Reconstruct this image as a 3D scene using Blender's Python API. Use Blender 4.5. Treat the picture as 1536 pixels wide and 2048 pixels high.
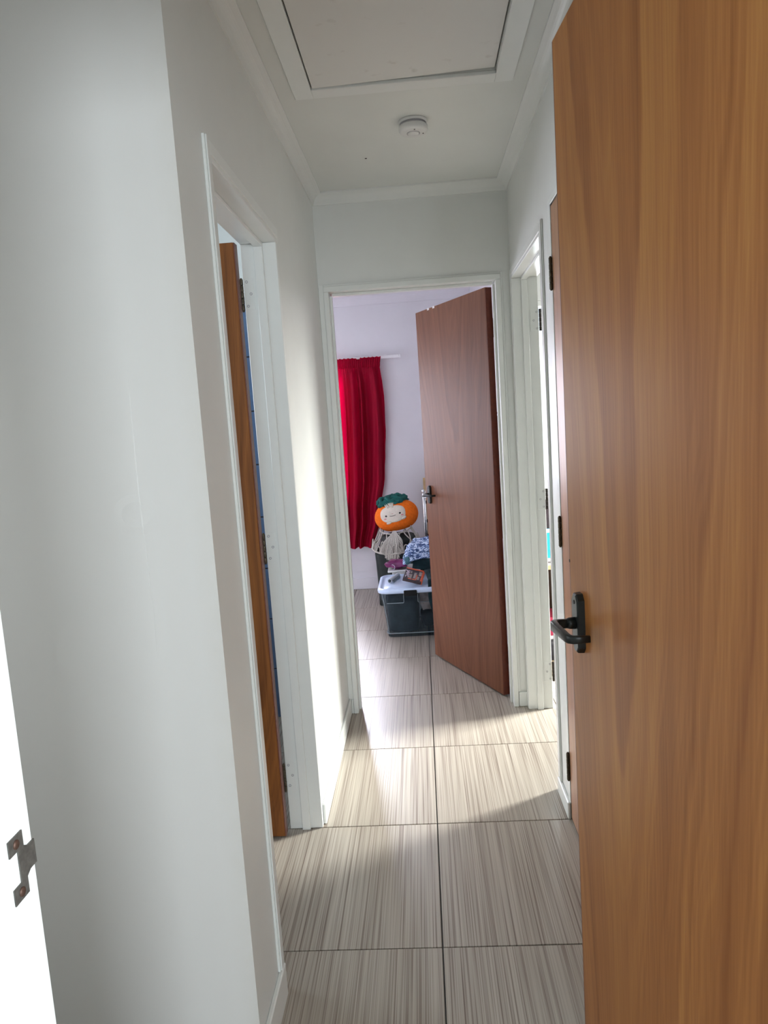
import bpy, bmesh, math, random
from mathutils import Vector, Matrix

for o in list(bpy.data.objects):
    bpy.data.objects.remove(o)
sc = bpy.context.scene
C = sc.collection
PI = math.pi
R = math.radians

# ------------------------------------------------------------------ camera
IMG_W, IMG_H, FPX = 1536, 2048, 1445.63
YAW, PITCH, ROLL, CAM_H = -0.0570820, 0.1260834, -0.0661025, 1.41768
cam_d = bpy.data.cameras.new('camera')
cam = bpy.data.objects.new('camera', cam_d)
C.objects.link(cam)
cam_d.sensor_fit = 'VERTICAL'
cam_d.sensor_height = 32.0
cam_d.lens = 32.0 * FPX / IMG_H
cam_d.clip_start = 0.02
_f = Vector((math.sin(YAW) * math.cos(PITCH), math.cos(YAW) * math.cos(PITCH), -math.sin(PITCH)))
_r = Vector((math.cos(YAW), -math.sin(YAW), 0))
_u = _r.cross(_f)
_r2 = math.cos(ROLL) * _r + math.sin(ROLL) * _u
_u2 = -math.sin(ROLL) * _r + math.cos(ROLL) * _u
m = Matrix((_r2, _u2, -_f)).transposed().to_4x4()
m.translation = Vector((0, 0, CAM_H))
cam.matrix_world = m
sc.camera = cam

# ------------------------------------------------------------------ sky, daylight, exposure
w = bpy.data.worlds.new('sky')
sc.world = w
w.use_nodes = True
w.node_tree.nodes['Background'].inputs[0].default_value = (0.86, 0.93, 1.0, 1)
w.node_tree.nodes['Background'].inputs[1].default_value = 1.6

sc.view_settings.view_transform = 'Standard'
sc.view_settings.look = 'None'
sc.view_settings.gamma = 1.0
sc.view_settings.use_curve_mapping = False
sc.view_settings.exposure = 0.2

def window_light(name, loc, direction, sx, sz, power, col):
    """area lamp outside a window opening: overcast daylight and added fills"""
    l = bpy.data.lights.new(name, 'AREA')
    l.shape = 'RECTANGLE'
    l.size, l.size_y = sx, sz
    l.energy = power
    l.color = col
    o = bpy.data.objects.new(name, l)
    C.objects.link(o)
    o.location = loc
    o.rotation_euler = Vector(direction).to_track_quat('-Z', 'Y').to_euler()
    return o

window_light('daylight_right_room', (5.3, 4.9, 2.75), (-1, -0.33, -0.36), 1.9, 1.3, 2500, (1.0, 0.972, 0.905))
window_light('daylight_right_room_end', (0.83, 5.52, 1.55), (0, -1, 0), 0.42, 1.25, 16, (0.88, 0.97, 1.0))
window_light('daylight_far_room', (-1.50, 6.24, 1.4), (0, -1, -0.05), 1.9, 1.15, 110, (0.92, 0.88, 1.0))
window_light('daylight_far_room_sky', (-1.05, 8.2, 3.05), (0.16, -1, -0.42), 0.9, 0.9, 800, (0.86, 0.86, 1.0))
window_light('daylight_bathroom', (-2.34, 2.45, 1.65), (1, 0, -0.1), 1.0, 0.9, 30, (0.82, 0.91, 1.0))
window_light('daylight_front_room', (0.85, -2.90, 1.55), (-0.12, 1, -0.03), 1.0, 1.2, 85, (0.93, 0.97, 1.0))
window_light('jamb_fill_light', (1.68, -0.10, 1.3), (-1, 0.1, -0.05), 0.8, 1.1, 56, (0.92, 0.97, 1.0))  # added lamp behind an added side window, brightens the jamb
window_light('lobby_fill_light', (-2.06, 1.0, 1.35), (1, 0, -0.12), 0.5, 1.0, 7, (1.0, 0.97, 0.92))  # added lamp behind an invented lobby window, fills big wall and near door

# ------------------------------------------------------------------ materials
def mat(name):
    m = bpy.data.materials.new(name)
    m.use_nodes = True
    nt = m.node_tree
    return m, nt, nt.nodes['Principled BSDF']

def node(nt, typ, **kw):
    n = nt.nodes.new(typ)
    for k, v in kw.items():
        setattr(n, k, v)
    return n

def simple(name, col, rough=0.5, metal=0.0, noise=0.06, scale=30, bump=0.0, spec=0.5, coat=0.0):
    m, nt, b = mat(name)
    tc = node(nt, 'ShaderNodeTexCoord')
    nz = node(nt, 'ShaderNodeTexNoise')
    nz.inputs['Scale'].default_value = scale
    nz.inputs['Detail'].default_value = 4
    nt.links.new(tc.outputs['Object'], nz.inputs['Vector'])
    cr = node(nt, 'ShaderNodeValToRGB')
    cr.color_ramp.elements[0].position = 0.3
    cr.color_ramp.elements[1].position = 0.7
    cr.color_ramp.elements[0].color = tuple(c * (1 - noise) for c in col) + (1,)
    cr.color_ramp.elements[1].color = tuple(min(1, c * (1 + noise)) for c in col) + (1,)
    nt.links.new(nz.outputs['Fac'], cr.inputs['Fac'])
    nt.links.new(cr.outputs['Color'], b.inputs['Base Color'])
    b.inputs['Roughness'].default_value = rough
    b.inputs['Metallic'].default_value = metal
    b.inputs['Specular IOR Level'].default_value = spec
    b.inputs['Coat Weight'].default_value = coat
    if bump:
        bp = node(nt, 'ShaderNodeBump')
        bp.inputs['Strength'].default_value = bump
        bp.inputs['Distance'].default_value = 0.004
        nt.links.new(nz.outputs['Fac'], bp.inputs['Height'])
        nt.links.new(bp.outputs['Normal'], b.inputs['Normal'])
    return m

def mathn(nt, op, a, b=None, c=None):
    n = node(nt, 'ShaderNodeMath', operation=op)
    for i, v in enumerate((a, b, c)):
        if v is None:
            continue
        if isinstance(v, (int, float)):
            n.inputs[i].default_value = v
        else:
            nt.links.new(v, n.inputs[i])
    return n.outputs[0]

M = {}
M['wall'] = simple('white_wall_paint', (0.77, 0.785, 0.765), 0.45, noise=0.012, scale=9, bump=0.03)
M['wall_lavender'] = simple('lavender_white_wall_paint', (0.74, 0.72, 0.77), 0.6, noise=0.012, scale=9, bump=0.03)
M['ceiling'] = simple('white_ceiling_paint', (0.74, 0.755, 0.73), 0.7, noise=0.015, scale=5, bump=0.03)
M['trim'] = simple('white_gloss_trim_paint', (0.80, 0.82, 0.80), 0.30, noise=0.012, scale=14, bump=0.02)
M['black_lever'] = simple('dark_bronze_black_metal', (0.016, 0.019, 0.019), 0.34, 0.35, noise=0.2, scale=90)
M['hinge'] = simple('aged_bronze_hinge', (0.10, 0.085, 0.06), 0.45, 0.75, noise=0.35, scale=120)
M['hinge_black'] = simple('blackened_hinge', (0.03, 0.022, 0.018), 0.5, 0.4, noise=0.3, scale=120)
M['steel'] = simple('worn_steel_plate', (0.13, 0.125, 0.115), 0.5, 0.6, noise=0.25, scale=160)
M['screw'] = simple('rusty_brown_screw', (0.10, 0.055, 0.04), 0.5, 0.5, noise=0.3, scale=300)
M['chrome'] = simple('chrome_tube', (0.72, 0.73, 0.74), 0.15, 1.0, noise=0.03, scale=40)
M['plastic_white'] = simple('white_plastic', (0.76, 0.76, 0.75), 0.4, noise=0.015, scale=25)
M['vent_grey'] = simple('grey_vent_mesh', (0.42, 0.41, 0.44), 0.6, noise=0.1, scale=300)
M['dark'] = simple('dark_slot', (0.03, 0.03, 0.03), 0.6, noise=0.2, scale=80)
M['gap'] = simple('dark_hatch_gap', (0.05, 0.04, 0.03), 0.8, noise=0.2, scale=80)
M['grout'] = simple('grey_floor_grout', (0.10, 0.098, 0.095), 0.8, noise=0.15, scale=200)
M['lavender_rail'] = simple('white_curtain_rail', (0.82, 0.80, 0.84), 0.35, noise=0.02, scale=30)
M['orange'] = simple('orange_plush_fabric', (0.86, 0.17, 0.014), 0.9, noise=0.10, scale=60, bump=0.35, spec=0.15)
M['cream'] = simple('cream_plush_fabric', (0.66, 0.60, 0.52), 0.9, noise=0.05, scale=90, bump=0.3, spec=0.15)
M['teal_green'] = simple('dark_teal_green_velvet', (0.010, 0.105, 0.095), 0.75, noise=0.3, scale=35, bump=0.3, spec=0.3)
M['stitch_black'] = simple('black_embroidery', (0.012, 0.010, 0.012), 0.7, noise=0.1, scale=200)
M['pink_blush'] = simple('pink_blush_felt', (0.62, 0.24, 0.26), 0.9, noise=0.1, scale=200)
M['rope'] = simple('ivory_cotton_rope', (0.50, 0.47, 0.43), 0.9, noise=0.18, scale=160, bump=0.4, spec=0.1)
M['bin'] = simple('near_black_green_bin_fabric', (0.014, 0.022, 0.022), 0.65, noise=0.25, scale=40, bump=0.15)
M['bag'] = simple('dark_teal_bag_fabric', (0.004, 0.018, 0.022), 0.8, noise=0.3, scale=25, bump=0.25, spec=0.2)
M['purple'] = simple('glossy_purple_fabric', (0.17, 0.012, 0.11), 0.32, noise=0.3, scale=40, bump=0.3)
M['lid'] = simple('frosted_blue_white_lid', (0.60, 0.73, 0.95), 0.3, noise=0.05, scale=22, spec=0.5)
M['latch'] = simple('black_latch_plastic', (0.006, 0.007, 0.007), 0.55, noise=0.1, scale=60, spec=0.2)
M['tube'] = simple('pale_grey_tube', (0.50, 0.56, 0.62), 0.35, noise=0.05, scale=40)
M['clothes_dark'] = simple('dark_slate_cloth', (0.018, 0.027, 0.033), 0.8, noise=0.35, scale=18, bump=0.4)
M['clothes_beige'] = simple('dusty_pink_beige_cloth', (0.42, 0.31, 0.28), 0.8, noise=0.3, scale=25, bump=0.4)
M['box_dark'] = simple('black_box_print', (0.035, 0.022, 0.028), 0.35, noise=0.3, scale=120)
M['box_orange'] = simple('orange_red_box_print', (0.75, 0.13, 0.05), 0.35, noise=0.25, scale=90)
M['box_grey'] = simple('grey_brown_box_print', (0.33, 0.28, 0.25), 0.4, noise=0.3, scale=140)
M['letter_white'] = simple('lilac_white_lettering', (0.72, 0.66, 0.76), 0.5, noise=0.03, scale=50)
M['plank'] = simple('pale_pine_wood', (0.55, 0.39, 0.20), 0.6, noise=0.15, scale=25)
M['coat'] = simple('black_coat_cloth', (0.010, 0.009, 0.011), 0.85, noise=0.3, scale=30, bump=0.3)
M['turquoise'] = simple('turquoise_book_cover', (0.03, 0.42, 0.62), 0.4, noise=0.1, scale=30)
M['paper'] = simple('white_paper', (0.78, 0.78, 0.78), 0.7, noise=0.03, scale=50)
M['pink_box'] = simple('raspberry_pink_box', (0.48, 0.04, 0.09), 0.45, noise=0.12, scale=30)
M['grey_box'] = simple('mid_grey_box', (0.22, 0.21, 0.21), 0.5, noise=0.1, scale=30)
M['brown_box'] = simple('dark_brown_cloth', (0.055, 0.038, 0.042), 0.8, noise=0.3, scale=40)
M['brass'] = simple('dull_brass', (0.16, 0.12, 0.06), 0.45, 0.9, noise=0.2, scale=60)
M['bath_grout'] = simple('dark_bath_grout', (0.02, 0.025, 0.035), 0.8, noise=0.2, scale=100)
M['red_led'] = simple('led_lens', (0.10, 0.10, 0.09), 0.3, noise=0.1, scale=100)

def blue_tile():
    m, nt, b = mat('blue_bathroom_tile')
    tc = node(nt, 'ShaderNodeTexCoord')
    nz = node(nt, 'ShaderNodeTexNoise')
    nz.inputs['Scale'].default_value = 8
    nt.links.new(tc.outputs['Object'], nz.inputs['Vector'])
    cr = node(nt, 'ShaderNodeValToRGB')
    cr.color_ramp.elements[0].color = (0.07, 0.12, 0.22, 1)
    cr.color_ramp.elements[1].color = (0.13, 0.20, 0.33, 1)
    nt.links.new(nz.outputs['Fac'], cr.inputs['Fac'])
    nt.links.new(cr.outputs['Color'], b.inputs['Base Color'])
    b.inputs['Roughness'].default_value = 0.12
    return m
M['blue_tile'] = blue_tile()

def front_wall_mat():
    """white wall with a long paint crack, a filled dent and dirty wear by the corner"""
    m, nt, b = mat('white_wall_paint_cracked')
    tc = node(nt, 'ShaderNodeTexCoord')
    sp = node(nt, 'ShaderNodeSeparateXYZ')
    nt.links.new(tc.outputs['Object'], sp.inputs[0])
    X, Z = sp.outputs['X'], sp.outputs['Z']
    nz = node(nt, 'ShaderNodeTexNoise')
    nz.inputs['Scale'].default_value = 22
    nz.inputs['Detail'].default_value = 6
    nt.links.new(tc.outputs['Object'], nz.inputs['Vector'])
    nzl = node(nt, 'ShaderNodeTexNoise')
    nzl.inputs['Scale'].default_value = 5
    nt.links.new(tc.outputs['Object'], nzl.inputs['Vector'])
    # crack: thin ridge at x = -0.566, z 0.9 .. 1.6
    wob = mathn(nt, 'MULTIPLY', mathn(nt, 'SUBTRACT', nzl.outputs['Fac'], 0.5), 0.010)
    dx = mathn(nt, 'ABSOLUTE', mathn(nt, 'SUBTRACT', mathn(nt, 'ADD', X, wob), -0.566))
    line = mathn(nt, 'SUBTRACT', 1.0, mathn(nt, 'MINIMUM', mathn(nt, 'DIVIDE', dx, 0.0016), 1.0))
    zmask = mathn(nt, 'SUBTRACT', 1.0, mathn(nt, 'MINIMUM', mathn(nt, 'MULTIPLY', mathn(nt, 'POWER', mathn(nt, 'ABSOLUTE', mathn(nt, 'DIVIDE', mathn(nt, 'SUBTRACT', Z, 1.25), 0.30)), 4.0), 1.0), 1.0))
    crack = mathn(nt, 'MULTIPLY', line, zmask)
    # dent: ring bump round (-0.59, 1.262)
    rx = mathn(nt, 'DIVIDE', mathn(nt, 'SUBTRACT', X, -0.578), 1.15)
    rz = mathn(nt, 'SUBTRACT', Z, 1.262)
    rr = mathn(nt, 'SQRT', mathn(nt, 'ADD', mathn(nt, 'MULTIPLY', rx, rx), mathn(nt, 'MULTIPLY', rz, rz)))
    ring = mathn(nt, 'SUBTRACT', 1.0, mathn(nt, 'MINIMUM', mathn(nt, 'DIVIDE', mathn(nt, 'ABSOLUTE', mathn(nt, 'SUBTRACT', rr, 0.026)), 0.016), 1.0))
    h = mathn(nt, 'ADD', mathn(nt, 'MULTIPLY', crack, 0.30), mathn(nt, 'MULTIPLY', ring, 0.55))
    h = mathn(nt, 'ADD', h, mathn(nt, 'MULTIPLY', nz.outputs['Fac'], 0.06))
    bp = node(nt, 'ShaderNodeBump')
    bp.inputs['Strength'].default_value = 0.5
    bp.inputs['Distance'].default_value = 0.005
    nt.links.new(h, bp.inputs['Height'])
    nt.links.new(bp.outputs['Normal'], b.inputs['Normal'])
    # yellowed wear along the outside corner (x > -0.46)
    edge = mathn(nt, 'MULTIPLY', mathn(nt, 'MINIMUM', mathn(nt, 'MAXIMUM', mathn(nt, 'DIVIDE', mathn(nt, 'ADD', X, 0.475), 0.05), 0.0), 1.0), 0.30)
    edge = mathn(nt, 'MULTIPLY', edge, nz.outputs['Fac'])
    mx = node(nt, 'ShaderNodeMix', data_type='RGBA')
    nt.links.new(edge, mx.inputs['Factor'])
    mx.inputs['A'].default_value = (0.78, 0.78, 0.77, 1)
    mx.inputs['B'].default_value = (0.58, 0.55, 0.47, 1)
    nt.links.new(mx.outputs['Result'], b.inputs['Base Color'])
    b.inputs['Roughness'].default_value = 0.42
    return m
M['wall_cracked'] = front_wall_mat()

def hatch_mat():
    m, nt, b = mat('ceiling_hatch_board')
    tc = node(nt, 'ShaderNodeTexCoord')
    mp = node(nt, 'ShaderNodeMapping')
    mp.inputs['Scale'].default_value = (8, 9, 1)
    nt.links.new(tc.outputs['Object'], mp.inputs['Vector'])
    nz = node(nt, 'ShaderNodeTexNoise')
    nz.inputs['Scale'].default_value = 2.1
    nz.inputs['Detail'].default_value = 2.5
    nt.links.new(mp.outputs[0], nz.inputs['Vector'])
    cr = node(nt, 'ShaderNodeValToRGB')
    cr.color_ramp.elements[0].position = 0.64
    cr.color_ramp.elements[1].position = 0.80
    cr.color_ramp.elements[0].color = (0.74, 0.735, 0.715, 1)
    cr.color_ramp.elements[1].color = (0.58, 0.555, 0.525, 1)
    nt.links.new(nz.outputs['Fac'], cr.inputs['Fac'])
    nt.links.new(cr.outputs['Color'], b.inputs['Base Color'])
    b.inputs['Roughness'].default_value = 0.7
    return m
M['hatch'] = hatch_mat()

def tile_mat():
    """wood-look porcelain: fine streaks along the corridor"""
    m, nt, b = mat('streaky_wood_look_floor_tile')
    tc = node(nt, 'ShaderNodeTexCoord')
    oi = node(nt, 'ShaderNodeObjectInfo')
    off = node(nt, 'ShaderNodeVectorMath', operation='MULTIPLY_ADD')
    nt.links.new(oi.outputs['Random'], off.inputs[0])
    off.inputs[1].default_value = (37.0, 11.0, 5.0)
    nt.links.new(tc.outputs['Object'], off.inputs[2])
    def streak(sx, sy, sc_, det):
        mp = node(nt, 'ShaderNodeMapping')
        mp.inputs['Scale'].default_value = (sx, sy, 1)
        nt.links.new(off.outputs[0], mp.inputs['Vector'])
        nz = node(nt, 'ShaderNodeTexNoise')
        nz.inputs['Scale'].default_value = sc_
        nz.inputs['Detail'].default_value = det
        nz.inputs['Roughness'].default_value = 0.6
        nt.links.new(mp.outputs[0], nz.inputs['Vector'])
        return nz.outputs['Fac']
    fine = streak(300, 1.6, 1.0, 1.0)
    mid = streak(160, 0.9, 1.0, 1.0)
    broad = streak(9, 0.8, 1.0, 1)
    v = mathn(nt, 'ADD', mathn(nt, 'MULTIPLY', fine, 0.70), mathn(nt, 'MULTIPLY', mid, 0.28))
    v = mathn(nt, 'ADD', v, mathn(nt, 'MULTIPLY', broad, 0.04))
    cr = node(nt, 'ShaderNodeValToRGB')
    e = cr.color_ramp.elements
    e[0].position, e[0].color = 0.32, (0.17, 0.130, 0.105, 1)
    e[1].position, e[1].color = 0.64, (0.47, 0.425, 0.365, 1)
    x = e.new(0.415); x.color = (0.28, 0.235, 0.195, 1)
    x = e.new(0.475); x.color = (0.365, 0.32, 0.27, 1)
    nt.links.new(v, cr.inputs['Fac'])
    nt.links.new(cr.outputs['Color'], b.inputs['Base Color'])
    rg = node(nt, 'ShaderNodeMapRange')
    nt.links.new(fine, rg.inputs['Value'])
    rg.inputs['From Min'].default_value = 0.3
    rg.inputs['From Max'].default_value = 0.7
    rg.inputs['To Min'].default_value = 0.42
    rg.inputs['To Max'].default_value = 0.30
    nt.links.new(rg.outputs[0], b.inputs['Roughness'])
    bp = node(nt, 'ShaderNodeBump')
    bp.inputs['Strength'].default_value = 0.10
    bp.inputs['Distance'].default_value = 0.002
    nt.links.new(v, bp.inputs['Height'])
    nt.links.new(bp.outputs['Normal'], b.inputs['Normal'])
    return m
M['tile'] = tile_mat()

def veneer(name, dark, mid, light, rough=0.34, seed=0.0, flames=True, centre=0.4, freq=2.6, spec=0.3):
    """flat-sawn hardwood veneer, grain along local Z, across local X"""
    m, nt, b = mat(name)
    tc = node(nt, 'ShaderNodeTexCoord')
    ofs = node(nt, 'ShaderNodeVectorMath', operation='ADD')
    nt.links.new(tc.outputs['Object'], ofs.inputs[0])
    ofs.inputs[1].default_value = (seed, 0, seed * 0.7)
    def stretched(sx, sz, s, det, dist=0.0):
        mp = node(nt, 'ShaderNodeMapping')
        mp.inputs['Scale'].default_value = (sx, sx * 0.05, sz)
        nt.links.new(ofs.outputs[0], mp.inputs['Vector'])
        nz = node(nt, 'ShaderNodeTexNoise')
        nz.inputs['Scale'].default_value = s
        nz.inputs['Detail'].default_value = det
        nz.inputs['Distortion'].default_value = dist
        nt.links.new(mp.outputs[0], nz.inputs['Vector'])
        return nz.outputs['Fac']
    fine = stretched(210, 5, 1.0, 3)
    med = stretched(26, 0.9, 1.0, 3, 0.3)
    patch = stretched(2.2, 1.4, 1.0, 2)
    wob = stretched(5.0, 1.1, 1.0, 3)
    wob2 = stretched(1.6, 0.5, 1.0, 1)
    sp = node(nt, 'ShaderNodeSeparateXYZ')
    nt.links.new(tc.outputs['Object'], sp.inputs[0])
    # cathedral figure: nested V shapes pointing down, centred in the sheet
    px = mathn(nt, 'ADD', mathn(nt, 'SUBTRACT', sp.outputs['X'], centre), mathn(nt, 'MULTIPLY', mathn(nt, 'SUBTRACT', wob2, 0.5), 0.16))
    ax = mathn(nt, 'SQRT', mathn(nt, 'ADD', mathn(nt, 'MULTIPLY', px, px), 0.0006))
    tt = mathn(nt, 'SUBTRACT', mathn(nt, 'MULTIPLY', ax, 9.0), sp.outputs['Z'])
    tt = mathn(nt, 'ADD', tt, mathn(nt, 'MULTIPLY', wob, 1.6))
    ring_n = node(nt, 'ShaderNodeTexNoise', noise_dimensions='1D')
    ring_n.inputs['Detail'].default_value = 3.5
    ring_n.inputs['Roughness'].default_value = 0.62
    ring_n.inputs['Scale'].default_value = freq
    nt.links.new(tt, ring_n.inputs['W'])
    rings = ring_n.outputs['Fac']
    wr = 0.46 if flames else 0.14
    v = mathn(nt, 'ADD', mathn(nt, 'MULTIPLY', rings, wr), mathn(nt, 'MULTIPLY', fine, 0.20))
    v = mathn(nt, 'ADD', v, mathn(nt, 'MULTIPLY', med, 0.20 if flames else 0.5))
    v = mathn(nt, 'ADD', v, mathn(nt, 'MULTIPLY', patch, 0.14))
    cr = node(nt, 'ShaderNodeValToRGB')
    e = cr.color_ramp.elements
    e[0].position, e[0].color = 0.38, dark + (1,)
    e[1].position, e[1].color = 0.64, light + (1,)
    x = e.new(0.50); x.color = mid + (1,)
    nt.links.new(v, cr.inputs['Fac'])
    nt.links.new(cr.outputs['Color'], b.inputs['Base Color'])
    b.inputs['Roughness'].default_value = rough
    b.inputs['Specular IOR Level'].default_value = spec
    bp = node(nt, 'ShaderNodeBump')
    bp.inputs['Strength'].default_value = 0.06
    bp.inputs['Distance'].default_value = 0.001
    nt.links.new(fine, bp.inputs['Height'])
    nt.links.new(bp.outputs['Normal'], b.inputs['Normal'])
    return m
M['veneer_near'] = veneer('orange_brown_door_veneer', (0.28, 0.097, 0.025), (0.395, 0.155, 0.043), (0.52, 0.24, 0.068), 0.46, 3.3, True, 0.46, 1.9, 0.25)
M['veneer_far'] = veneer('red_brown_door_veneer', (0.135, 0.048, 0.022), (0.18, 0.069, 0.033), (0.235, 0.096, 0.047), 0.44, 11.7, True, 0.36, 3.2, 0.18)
M['veneer_left'] = veneer('amber_brown_door_veneer', (0.14, 0.045, 0.010), (0.23, 0.080, 0.018), (0.32, 0.12, 0.028), 0.5, 23.1)
M['veneer_cup'] = veneer('tan_cupboard_veneer', (0.32, 0.15, 0.075), (0.40, 0.20, 0.105), (0.47, 0.245, 0.135), 0.32, 31.9, False)
M['lipping'] = simple('dark_red_door_lipping', (0.13, 0.026, 0.010), 0.4, noise=0.2, scale=60)
M['lipping_plum'] = simple('plum_brown_door_lipping', (0.16, 0.060, 0.045), 0.4, noise=0.2, scale=60)

def curtain_mat():
    m, nt, b = mat('red_curtain_cloth')
    out = nt.nodes['Material Output']
    tc = node(nt, 'ShaderNodeTexCoord')
    nz = node(nt, 'ShaderNodeTexNoise')
    nz.inputs['Scale'].default_value = 180
    nt.links.new(tc.outputs['Object'], nz.inputs['Vector'])
    cr = node(nt, 'ShaderNodeValToRGB')
    cr.color_ramp.elements[0].color = (0.30, 0.001, 0.020, 1)
    cr.color_ramp.elements[1].color = (0.40, 0.0015, 0.032, 1)
    nt.links.new(nz.outputs['Fac'], cr.inputs['Fac'])
    nt.links.new(cr.outputs['Color'], b.inputs['Base Color'])
    b.inputs['Roughness'].default_value = 0.7
    b.inputs['Specular IOR Level'].default_value = 0.2
    tr = node(nt, 'ShaderNodeBsdfTranslucent')
    tr.inputs['Color'].default_value = (0.50, 0.001, 0.035, 1)
    mx = node(nt, 'ShaderNodeMixShader')
    mx.inputs[0].default_value = 0.28
    nt.links.new(b.outputs[0], mx.inputs[1])
    nt.links.new(tr.outputs[0], mx.inputs[2])
    nt.links.new(mx.outputs[0], out.inputs[0])
    return m
M['curtain'] = curtain_mat()

def quilt_mat():
    m, nt, b = mat('blue_white_print_cloth')
    tc = node(nt, 'ShaderNodeTexCoord')
    mp = node(nt, 'ShaderNodeMapping')
    mp.inputs['Scale'].default_value = (26, 26, 60)
    nt.links.new(tc.outputs['Object'], mp.inputs['Vector'])
    nz = node(nt, 'ShaderNodeTexNoise')
    nz.inputs['Scale'].default_value = 1.6
    nz.inputs['Detail'].default_value = 2
    nz.inputs['Distortion'].default_value = 1.2
    nt.links.new(mp.outputs[0], nz.inputs['Vector'])
    cr = node(nt, 'ShaderNodeValToRGB')
    e = cr.color_ramp.elements
    e[0].position, e[0].color = 0.42, (0.03, 0.06, 0.17, 1)
    e[1].position, e[1].color = 0.58, (0.60, 0.70, 0.88, 1)
    x = e.new(0.50); x.color = (0.16, 0.27, 0.52, 1)
    nt.links.new(nz.outputs['Fac'], cr.inputs['Fac'])
    nt.links.new(cr.outputs['Color'], b.inputs['Base Color'])
    b.inputs['Roughness'].default_value = 0.85
    return m
M['quilt'] = quilt_mat()

def see_through(name, tint, alpha, rough, diff=(0.6, 0.68, 0.78)):
    m, nt, b = mat(name)
    out = nt.nodes['Material Output']
    b.inputs['Base Color'].default_value = diff + (1,)
    b.inputs['Roughness'].default_value = rough
    t = node(nt, 'ShaderNodeBsdfTransparent')
    t.inputs['Color'].default_value = tint + (1,)
    mx = node(nt, 'ShaderNodeMixShader')
    lw = node(nt, 'ShaderNodeFresnel')
    lw.inputs['IOR'].default_value = 1.45
    f = mathn(nt, 'ADD', mathn(nt, 'MULTIPLY', lw.outputs[0], 0.8), alpha)
    nt.links.new(f, mx.inputs[0])
    nt.links.new(t.outputs[0], mx.inputs[1])
    nt.links.new(b.outputs[0], mx.inputs[2])
    nt.links.new(mx.outputs[0], out.inputs[0])
    return m
M['clear_tub'] = see_through('clear_tub_plastic', (0.82, 0.89, 0.93), 0.05, 0.2, (0.25, 0.33, 0.40))
M['tub_edge'] = see_through('clear_tub_plastic_edge', (0.85, 0.92, 0.95), 0.45, 0.2, (0.50, 0.58, 0.62))
M['glass'] = see_through('window_glass', (0.97, 0.99, 1.0), 0.0, 0.02, (0.2, 0.2, 0.2))

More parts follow.
